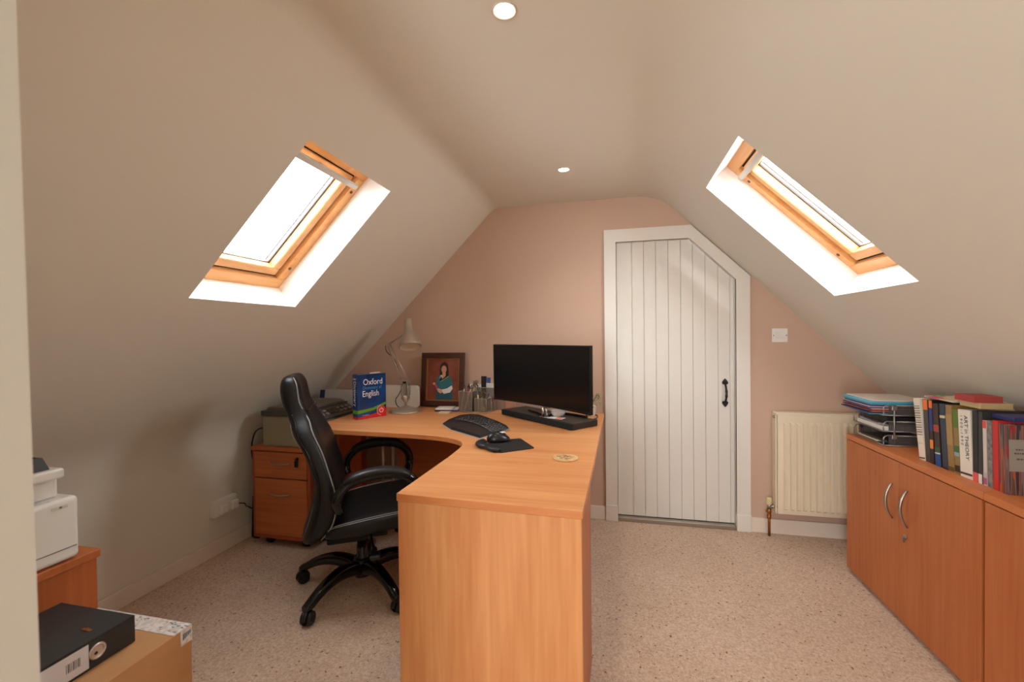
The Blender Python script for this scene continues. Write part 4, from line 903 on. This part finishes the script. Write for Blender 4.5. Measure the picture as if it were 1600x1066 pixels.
# pots behind the monitor
mb = MB(); mb.lathe([(.030, 0), (.034, .002), (.046, .115), (.048, .118), (.043, .118), (.032, .01), (.001, .008)], (-.690, 2.880, ZD), 32); tag(link('beige_pot', mb, mat('beige_ceramic', (206, 168, 146), .5)), 'plain beige pot half hidden behind the left of the monitor', 'pot')
pt = thing('potted_plant', 'small green-leaved plant peeping from behind the right end of the monitor', 'plant', (-.150, 2.74, ZD))
mb = MB(); mb.lathe([(.026, 0), (.028, .002), (.036, .06), (.038, .062), (.033, .062), (.026, .02), (.001, .018)], (-.150, 2.74, ZD), 28); link('pot', mb, mat('white_ceramic', (230, 226, 218), .3), pt)
mb = MB(); rr = random.Random(3)
for k in range(110):
    a, r_, z = rr.random() * 2 * PI, .062 * math.sqrt(rr.random()), .800 + .075 * rr.random(); c = Vector((-.140 + r_ * math.cos(a), 2.74 + r_ * math.sin(a), z))
    d_ = Vector((rr.uniform(-1, 1), rr.uniform(-1, 1), rr.uniform(-.4, .8))).normalized(); s_ = d_.cross(Vector((0, 0, 1))).normalized(); n_ = d_.cross(s_) * .002
    L_ = .011 + .007 * rr.random(); mb.m(k % 2); mb.face([c, c + d_ * L_ * .5 + s_ * .005 + n_, c + d_ * L_, c + d_ * L_ * .5 - s_ * .005 + n_])
fo_ = link('leaves', mb, [flat((84, 122, 60)), flat((150, 170, 110))], pt, keep=True)
mb = MB()
for k in range(9):
    a = k * .7; mb.tube(smoothpath([(-.150, 2.74, ZD + .05), (-.150 + .02 * math.cos(a), 2.74 + .02 * math.sin(a), .83), (-.145 + .045 * math.cos(a), 2.74 + .045 * math.sin(a), .865)], 3), .0012, 4)
link('stems', mb, flat((90, 100, 56)), pt)
mb = MB(); mb.tube(smoothpath([(-.19, 2.68, ZD + .004), (-.15, 2.76, ZD + .004), (-.115, 2.745, ZD + .004), (-.105, 2.69, ZD + .004), (-.115, 2.63, ZD + .004), (-.15, 2.58, ZD + .004), (-.20, 2.54, ZD + .004)]), .0032, 8); tag(link('monitor_cable', mb, black_pl), 'black cable looping on the desk at the right end of the monitor', 'cable')

# ------------------------------------------------------------------ cupboards on the right
CX0, CX1 = 1.158, 1.60
def cupboard(y0, y1, label, doors, yfull):
    c = thing('cupboard', label, 'cupboard', ((CX0 + CX1) / 2, (y0 + y1) / 2, 0), group='low beech-effect cupboards under the right slope')
    mb = MB(); mb.box(CX0 + .018, CX1, y0, y0 + .018, .0, .686, .001); mb.box(CX0 + .018, CX1, y1 - .018, y1, .0, .686, .001); mb.box(CX1 - .012, CX1, y0 + .018, y1 - .018, .0, .686); mb.box(CX0 + .018, CX1 - .012, y0 + .018, y1 - .018, .022, .045); mb.box(CX0 + .030, CX0 + .045, y0 + .018, y1 - .018, 0, .022)
    link('carcass', mb, cup_z, c)
    mb = MB(); mb.box(CX0, CX1, y0 - .001, y1 + .003, .6865, .711, .002); link('top_board', mb, cup_y, c)
    ym = (y0 + y1) / 2
    for (a, b_, hy) in ((y0 + .003, ym - .0015, ym - .055), (ym + .0015, y1 - .002, ym + .045)):
        mb = MB(); mb.box(CX0, CX0 + .0175, a, b_, .024, .683, .001); d = link('door', mb, cup_z, c)
        mb = MB(); mb.tube([Vector((CX0 - .001 - .026 * math.sin(PI * t) ** .8, hy + (.012 if hy > ym else -.0) * 0, .583 - .152 * t)) for t in [i / 16 for i in range(17)]], [.0035 + .003 * math.sin(PI * i / 16) for i in range(17)], 8, upv=(0, 1, 0)); link('handle', mb, brushed, d)
        if hy < ym:
            mb = MB(); mb.cyl((CX0 - .004, ym - .042, .388), (CX0, ym - .042, .388), .010); mb.box(CX0 - .012, CX0 - .004, ym - .044, ym - .040, .366, .388, .001); link('lock', mb, brushed, d)
    return c
cupboard(1.736, 2.60, 'beech-effect two-door cupboard nearest the radiator, below the letter trays', 2, True)
cupboard(.868, 1.728, 'beech-effect cupboard cut off by the right edge of the photo', 2, True)

# letter trays (three tiers, wire), frame axes x: 1.19..1.43, y: 2.34..2.585
TX0, TX1, TY0, TY1 = 1.192, 1.430, 2.345, 2.600
silver = mat('tray_silver', (160, 158, 156), .35, .8)
tr = thing('letter_tray_rack', 'three-tier silver wire letter tray on the cupboard end by the radiator', 'letter tray', (1.31, 2.47, .711))
def tray(z, hgt=.045):
    mb = MB(); meshf = [(TX0 + .004, TY0 + .004, z), (TX1 - .004, TY0 + .004, z), (TX1 - .004, TY1 - .004, z), (TX0 + .004, TY1 - .004, z)]
    o = MB(); rimw(o, TX0, TX1, TY0, TY1, z, .0025)
    o.tube(smoothpath([(TX0, TY0, z), (TX0, TY0, z + hgt * .7), (TX0 + .014, TY0, z + hgt), (TX0 + .05, TY0, z + hgt)], 4), .0028, 8); o.cyl((TX0 + .05, TY0, z + hgt), (TX1, TY0, z + hgt), .0028, n=8)
    o.tube(smoothpath([(TX0, TY1, z), (TX0, TY1, z + hgt * .7), (TX0 + .014, TY1, z + hgt), (TX0 + .05, TY1, z + hgt)], 4), .0028, 8); o.cyl((TX0 + .05, TY1, z + hgt), (TX1, TY1, z + hgt), .0028, n=8); o.cyl((TX1, TY0, z + hgt), (TX1, TY1, z + hgt), .0028, n=8); o.cyl((TX1, TY0, z), (TX1, TY0, z + hgt), .0028, n=8); o.cyl((TX1, TY1, z), (TX1, TY1, z + hgt), .0028, n=8)
    a = link('tray', o, silver, tr)
    mb.box(TX0 + .003, TX1 - .003, TY0 + .003, TY1 - .003, z - .001, z + .0005); link('mesh_floor', mb, wire_mesh('tray_mesh', (70, 70, 70), 260, .6), a)
    s_ = MB(); s_.face([(TX0 + .02, TY0, z + .003), (TX1, TY0, z + .003), (TX1, TY0, z + hgt - .003), (TX0 + .02, TY0, z + hgt - .003)]); s_.face([(TX0 + .02, TY1, z + .003), (TX1, TY1, z + .003), (TX1, TY1, z + hgt - .003), (TX0 + .02, TY1, z + hgt - .003)]); link('mesh_side', s_, wire_mesh('tray_mesh_side', (110, 110, 110), 260, .6), a, keep=True)
for z in (.7145, .779, .852): tray(z)
for (x, y) in ((1.232, TY0 - .004), (1.39, TY0 - .004), (1.225, TY1 + .004), (1.39, TY1 + .004)):
    mb = MB(); mb.cyl((x, y, .722), (x, y, .890), .0035, n=8); mb.box(x - .010, x + .010, y - .004, y + .004, .745, .765, .002); mb.box(x - .010, x + .010, y - .004, y + .004, .876, .896, .002); link('post', mb, silver, tr)
def sheet(name, label, cat, c, x0, x1, y0, y1, z0, z1, a=0, group=None, tilt=0):
    mb = MB(); mb.box(x0, x1, y0, y1, z0, z1, min(.001, (z1 - z0) * .3), 1, rot=Matrix.Rotation(math.radians(a), 3, 'Z') @ Matrix.Rotation(math.radians(tilt), 3, 'Y'))
    return tag(link(name, mb, c if not isinstance(c, tuple) else flat(c)), label, cat, group)
sheet('document_stack', 'thin cream and dark papers in the bottom letter tray', 'papers', cream_paper, 1.20, 1.40, 2.42, 2.58, .716, .724)
sheet('dark_folder', 'dark grey folder lying in the bottom letter tray', 'folder', (50, 48, 48), 1.205, 1.42, 2.36, 2.56, .7245, .734, 3)
sheet('paper_stack', 'thick stack of white papers in the middle letter tray', 'papers', paper, 1.196, 1.420, 2.352, 2.58, .7805, .800, 0)
sheet('magazine', 'grey magazine lying skewed on the papers of the middle tray', 'magazine', (176, 168, 160), 1.20, 1.40, 2.385, 2.58, .8005, .808, -6)
sheet('black_binder', 'black binder at the top of the middle letter tray', 'binder', (24, 24, 26), 1.215, 1.42, 2.36, 2.56, .8085, .842, 0)
fold = [((84, 148, 176), 'light blue card folder at the very bottom of the pile over the trays'), ((38, 56, 110), 'navy folder second from bottom of the pile over the trays'), ((196, 90, 70), 'orange-red folder in the pile over the trays'), ((120, 60, 62), 'maroon folder in the pile over the trays'), ((226, 168, 140), 'salmon folder in the middle of the pile over the trays'),
        ((60, 70, 120), 'dull blue folder above the salmon one over the trays'), ((196, 170, 176), 'pale pink folder above the dull blue one over the trays'), ((90, 40, 90), 'purple folder under the bright blue ones over the trays'), ((60, 160, 190), 'bright turquoise folder near the top of the pile over the trays'), ((110, 180, 204), 'pale turquoise folder second from top of the pile over the trays'), ((214, 206, 196), 'cream paper sheaf topmost on the pile over the trays')]
z = .8545
for i, (c, lab) in enumerate(fold):
    th_ = .0054 if i < 8 else (.0085 if i < 10 else .006); dxf = [.0, -.012, .004, -.006, .008, -.004, .0, .003, .002, -.004, .012][i]; dyf = [.02, .04, .015, .035, .02, .045, .03, .025, .04, .05, .03][i]
    sheet('card_folder' if i < 10 else 'paper_sheaf', lab, 'folder' if i < 10 else 'papers', c, 1.142 + dxf, 1.365 + dxf, 2.351 + dyf * .1, 2.585 + dyf * .2, z, z + th_ - .0004, (i % 3 - 1) * .6, 'folders piled on the letter trays' if i < 10 else None); z += th_

# books on the cupboard
SX = 1.216
def book(label, yb, yt, thick, h, depth, color, bands=(), texts=(), lean_from_top=None, xs=SX, cover=None, z=.711, cat='book'):
    """spine faces -x; yb = near bottom corner, yt = near top corner (lean), thickness runs to +y"""
    lean = math.atan2(yt - yb, h)
    M_ = Matrix.Translation((xs, yb if lean <= 0.0 else yb, z)) @ Matrix.Rotation(-lean, 4, 'X')
    r = thing('book', label, cat, None, group='books standing on the cupboard', M=M_)
    t_ = thick - .0012
    mb = MB(); mb.box(0, .0018, 0, t_, 0, h, .0007, 1); mb.box(.0018, depth, 0, .0014, 0, h); mb.box(.0018, depth, t_ - .0014, t_, 0, h)
    cv = link('cover', mb, cover or flat(color, .4), r, local=True)
    mb = MB(); mb.box(.0019, depth - .003, .0015, t_ - .0015, .002, h - .003); link('page_block', mb, pages, r, local=True)
    for (a, b_, c) in bands:
        mb = MB(); mb.box(-.0006, 0, .0004, t_ - .0004, a * h, b_ * h); link('spine_band', mb, flat(c, .4), cv, local=True)
    for (s, size, zt, c, yo) in texts:
        mb = MB(); mb.text(s, size, Matrix.Translation((-.0007, yo * t_, zt * h)) @ Matrix(((0, 0, -1, 0), (0, -1, 0, 0), (-1, 0, 0, 0), (0, 0, 0, 1))) @ Matrix.Rotation(0, 4, 'Z'), ext=.0002); link('spine_lettering', mb, flat(c, .5), cv, local=True)
    return r
book('white paperback leaning at the left end of the book row', 2.107, 2.148, .037, .253, .17, (232, 222, 206), [(.27, .275, (200, 80, 70)), (.03, .05, (50, 40, 36))] + [(.86 - .038 * k_, .86 - .038 * k_ + .014 + .006 * (k_ % 2), (120, 114, 106)) for k_ in range(13)], [])
book('dark grey book with an orange top label beside the leaning white paperback', 2.078, 2.098, .027, .249, .16, (66, 62, 60), [(.84, .999, (240, 120, 40))])
book('blue and maroon spine with an orange flame beside the orange-topped grey book', 2.057, 2.071, .020, .250, .16, (48, 24, 26), [(.88, .999, (240, 120, 40)), (.52, .88, (32, 52, 128)), (.24, .38, (232, 130, 40))])
book('dark brown spine with a blue foot, fourth from the left of the row', 2.018, 2.040, .031, .243, .16, (58, 40, 34), [(.0, .20, (22, 76, 140)), (.20, .22, (220, 214, 206)), (.55, .66, (160, 66, 40)), (.22, .30, (44, 84, 50))])
book('slate blue spine with a pale spot near the top, left of the tan book', 1.981, 2.003, .030, .248, .16, (46, 58, 78), [(.78, .82, (214, 200, 150)), (.0, .04, (34, 34, 34))])
book('tan spine in the middle of the row, left of the mossy green one', 1.949, 1.968, .032, .248, .17, (150, 118, 68), [(.40, .86, (168, 136, 84)), (.02, .08, (90, 74, 40))])
book('green and ochre patterned spine left of the white theory book', 1.922, 1.937, .026, .236, .16, (142, 118, 70), [(.72, .995, (92, 118, 40)), (.34, .44, (60, 110, 60)), (.28, .34, (150, 170, 170)), (.04, .14, (60, 44, 30))])
hb = book('thick white book with black lettering down its spine', 1.865, 1.881, .056, .243, .17, (230, 224, 212), [(.05, .08, (60, 50, 46))], [('ART in THEORY', .0225, .92, (40, 38, 36), .46), ('1 9 0 0 - 1 9 9 0', .0165, .92, (100, 94, 88), .82)])
for o in list(hb.children_recursive):
    if o.name.startswith('spine_lettering'): pass
book('black-spined book with a red foot label, right of the thick white book', 1.841, 1.846, .0235, .247, .165, (34, 36, 38), [(.0, .13, (226, 96, 92))])
book('narrow dark grey spine with a white foot label', 1.823, 1.826, .0175, .247, .165, (52, 52, 52), [(.0, .13, (228, 222, 214))])
book('thin pale spine with a red tip and pink foot', 1.803, 1.809, .0165, .220, .16, (206, 196, 188), [(.88, .995, (214, 70, 66)), (.02, .12, (176, 90, 130)), (.12, .2, (190, 180, 180))])
book('thin grey mottled spine between the pale one and the red one', 1.781, 1.787, .0205, .222, .16, None, cover=mat('mottled_grey', (140, 134, 128), .6, noise=(60, .3, (104, 94, 98))))
book('bright red spine next to the striped book at the right end', 1.757, 1.7625, .023, .228, .165, (196, 44, 42))
# striped large book with a grey front label, cover facing the viewer
stripe = bpy.data.materials.new('striped_cover'); stripe.use_nodes = True; nt = stripe.node_tree; b = nt.nodes['Principled BSDF']; b.inputs['Roughness'].default_value = .45
tc = nt.nodes.new('ShaderNodeTexCoord'); mpn = nt.nodes.new('ShaderNodeMapping'); mpn.inputs['Scale'].default_value = (62, 62, 2.5); nn = nt.nodes.new('ShaderNodeTexNoise'); nn.inputs['Scale'].default_value = 1; nn.inputs['Detail'].default_value = 1
rp_ = nt.nodes.new('ShaderNodeValToRGB'); rp_.color_ramp.interpolation = 'CONSTANT'
cr_ = rp_.color_ramp; cr_.elements[0].position = 0; cr_.elements[0].color = lin((74, 60, 62)); cr_.elements[1].position = .40; cr_.elements[1].color = lin((120, 102, 98))
for p, c in ((.46, (150, 40, 50)), (.50, (88, 78, 72)), (.55, (176, 84, 40)), (.60, (104, 96, 96)), (.66, (60, 46, 56))): e = cr_.elements.new(p); e.color = lin(c)
nt.links.new(tc.outputs['Object'], mpn.inputs['Vector']); nt.links.new(mpn.outputs['Vector'], nn.inputs['Vector']); nt.links.new(nn.outputs['Fac'], rp_.inputs['Fac']); nt.links.new(rp_.outputs['Color'], b.inputs['Base Color'])
sbk = book('striped maroon and orange book with a grey front label at the right end', 1.722, 1.728, .033, .222, .205, None, cover=stripe)
cvx = [c for c in sbk.children if c.name.startswith('cover')][0]
mb = MB(); mb.box(.004, .150, -.0006, -.0001, .075, .176); link('front_label', mb, flat((146, 140, 130)), cvx, local=True)
mb = MB()
for (x0, x1, z) in ((.022, .13, .142), (.018, .135, .130), (.024, .12, .112)):
    x = x0
    while x < x1: l_ = random.uniform(.003, .009); mb.box(x, min(x + l_, x1), -.0009, -.0006, z, z + .005); x += l_ + .002
link('label_print', mb, flat((84, 78, 72)), cvx, local=True)
# books laid flat on top of the row
def flatbook(name, label, c, x0, x1, y0, y1, z0, z1, cover_t=.0015, pc=None):
    r = thing(name, label, 'book', ((x0 + x1) / 2, (y0 + y1) / 2, z0), group='books lying on top of the book row')
    mb = MB(); mb.box(x0, x1, y0, y1, z0, z0 + cover_t); mb.box(x0, x1, y0, y1, z1 - cover_t, z1); mb.box(x0, x0 + .0015, y0, y1, z0 + cover_t, z1 - cover_t); link('cover', mb, flat(c), r)
    mb = MB(); mb.box(x0 + .0016, x1 - .003, y0 + .001, y1 - .001, z0 + cover_t + .0001, z1 - cover_t - .0001); link('page_block', mb, flat(pc) if pc else pages, r)
flatbook('book', 'beige book lying on top of the thick white and black-spined books', (196, 172, 130), 1.235, 1.332, 1.862, 1.955, .9625, .982, pc=(190, 164, 122))
flatbook('book', 'red hardback lying topmost on the beige book', (172, 62, 58), 1.225, 1.310, 1.872, 1.965, .9825, 1.004, pc=(164, 62, 58))
flatbook('book', 'navy blue book lying on the thin spines beside the striped book', (32, 42, 100), 1.240, 1.40, 1.74, 1.835, .9625 - .0, .985, pc=(200, 190, 176)) if False else None
sheet('navy_folder', 'navy blue folder lying across the short books at the right end', 'folder', (30, 40, 96), 1.235, 1.40, 1.728, 1.815, .9425, .956, 0)
sheet('paper_bundle', 'cream paper bundle lying on the leaning white and dark books', 'papers', cream_paper, 1.236, 1.40, 1.990, 2.150, .9645, .9705, 0)
sheet('pink_note', 'pink page marker strip on top of the orange-topped books', 'marker', (226, 70, 130), 1.218, 1.25, 2.06, 2.11, .9712, .9732, 0)
sheet('green_note', 'green page marker on the cream paper bundle', 'marker', (130, 190, 70), 1.26, 1.29, 2.12, 2.145, .9712, .9735, 20)

# ------------------------------------------------------------------ low cabinet, white printer, box and file on the left
lc = thing('low_cabinet', 'orange wood-effect low cabinet under the white printer at the left edge', 'cabinet', (-1.90, .75, 0))
mb = MB(); mb.box(-2.215, -1.598, .46, 1.050, 0, .5545, .002); link('carcass', mb, cherry_z, lc)
mb = MB(); mb.box(-2.22, -1.590, .45, 1.056, .555, .580, .002); link('top_board', mb, cherry_x, lc)
lp2 = thing('laser_printer', 'white boxy laser printer on the low orange cabinet at the left edge', 'printer', (-1.80, .80, .58))
wp = mat('laser_white', (226, 226, 222), .4)
mb = MB(); mb.box(-2.02, -1.594, .60, 1.005, .583, .770, .014, 4); link('body', mb, wp, lp2)
mb = MB(); mb.box(-2.00, -1.630, .62, .975, .7705, .832, .008, 3); link('upper_body', mb, wp, lp2)
mb = MB(); mb.box(-2.02, -1.592, .60, .970, .8325, .862, .007, 3); link('scanner_unit', mb, wp, lp2)
mb = MB(); mb.hull8([(-1.98, .62, .8625), (-1.612, .62, .8625), (-1.612, .945, .8625), (-1.98, .945, .8625)], [(-1.97, .63, .90), (-1.622, .63, .902), (-1.622, .935, .898), (-1.97, .935, .90)]); link('document_tray', mb, mat('tray_charcoal', (52, 52, 54), .5), lp2)
mb = MB(); mb.box(-1.5942, -1.5925, .61, .995, .6195, .6215); link('panel_seam', mb, flat((90, 92, 92)), lp2)
mb = MB(); mb.box(-1.5946, -1.592, .795, .835, .628, .640); link('model_badge', mb, flat((40, 42, 44)), lp2)
mb = MB(); mb.box(-1.5946, -1.5925, .935, .975, .742, .752, .002); mb.m(1); mb.cyl((-1.5935, .957, .747), (-1.5918, .957, .747), .0035); link('status_panel', mb, [flat((206, 204, 196)), flat((120, 112, 70))], lp2)
mb = MB(); mb.box(-1.612, -1.604, .90, .94, .7685, .7712, .001); link('button', mb, flat((200, 200, 196)), lp2)

bx = thing('cardboard_box', 'brown cardboard box with printed tape on the floor at lower left', 'box', (-1.41, .77, 0))
X0, X1, Y0_, Y1_ , ZT = -1.590, -1.228, .45, 1.045, .395
mb = MB(); mb.box(X0, X1, Y0_, Y1_, 0, ZT, .003); link('carton', mb, card, bx)
mb = MB(); t_ = .0012
mb.box(X0 - .001, X1 + .0012, Y1_ - .055, Y1_ + .0012, ZT + .0002, ZT + t_); mb.box(X1 + .0002, X1 + .0014, Y1_ - .035, Y1_ + .0012, ZT - .045, ZT + t_); mb.box(X0, X1 + .0014, Y1_ + .0002, Y1_ + .0014, ZT - .05, ZT + t_)
tp = link('tape', mb, tape, bx)
mb = MB(); rr = random.Random(5)
for cx in (-1.50, -1.44, -1.40, -1.29, -1.26):
    for k in range(7):
        x, y = cx + rr.uniform(-.02, .02), Y1_ - .03 + rr.uniform(-.018, .022); mb.box(x, x + rr.uniform(.004, .014), y, y + .003, ZT + .0013, ZT + .0016, rot=Matrix.Rotation(rr.uniform(-.2, .2), 3, 'Z'))
for k in range(5): y = Y1_ - .028 + k * .005; mb.box(X1 + .0015, X1 + .0018, y, y + .003, ZT - .03 + k * .002, ZT - .012)
link('tape_print', mb, flat((70, 96, 120)), tp)
mb = MB(); mb.hull8([(X1 + .0001, .80, .36), (X1 + .0001, .84, .38), (X1 + .0001, .83, .30), (X1 + .0001, .77, .30)], [(X1 + .0008, .80, .36), (X1 + .0008, .84, .38), (X1 + .0008, .83, .30), (X1 + .0008, .77, .30)]); link('paper_label', mb, cream_paper, bx)

lf = thing('lever_arch_file', 'black lever arch file lying on the cardboard box', 'ring binder', (-1.45, .80, ZT))
FX0, FX1, FY0, FY1, FZ = -1.588, -1.312, .640, .950, ZT + .0022
blk = mat('file_black', (40, 42, 42), .5, bump=(300, .2, .001))
mb = MB(); mb.box(FX0, FX1, FY0, FY1, FZ, FZ + .003, .001); mb.box(FX0, FX1, FY0, FY1, FZ + .070, FZ + .073, .001); mb.box(FX1 - .003, FX1, FY0, FY1, FZ, FZ + .073, .001); cvf = link('cover', mb, blk, lf)
mb = MB(); mb.box(FX0 + .01, FX1 - .02, FY0 + .006, FY1 - .01, FZ + .0032, FZ + .055); link('papers', mb, paper, lf)
mb = MB(); mb.box(FX1 + .0001, FX1 + .0008, .645, .838, FZ + .006, FZ + .067); sl_ = link('spine_label', mb, flat((206, 204, 206)), cvf)
mb = MB()
for k in range(9): y = .790 + k * .0035; mb.box(FX1 + .0009, FX1 + .0013, y, y + [.001, .002, .0013][k % 3], FZ + .026, FZ + .048)
for y in (.68, .715): mb.box(FX1 + .0009, FX1 + .0013, y, y + .0012, FZ + .008, FZ + .065)
link('label_print', mb, flat((90, 90, 92)), sl_)
mb = MB(); pts = [(FX1 + .0016, .857 + .017 * math.cos(t), FZ + .038 + .017 * math.sin(t)) for t in [2 * PI * i / 28 for i in range(29)]]
mb.tube(pts, .003, 8); mb.cyl((FX1 + .0002, .857, FZ + .038), (FX1 + .0012, .857, FZ + .038), .015, n=24); mb.m(1); mb.cyl((FX1 + .0012, .854, FZ + .034), (FX1 + .0018, .854, FZ + .034), .004); link('finger_ring', mb, [mat('ring_bright', (206, 200, 196), .3, .7), flat((40, 40, 40))], cvf)
for y in (.885, .70):
    mb = MB(); mb.box(FX1 - .075, FX1 - .045, y - .016, y - .008, FZ + .073, FZ + .0745, .0005); mb.m(0); mb.cyl((FX1 - .06, y - .012, FZ + .073), (FX1 - .06, y - .012, FZ + .0752), .006); link('eyelet', mb, brass if y > .8 else brushed, cvf)
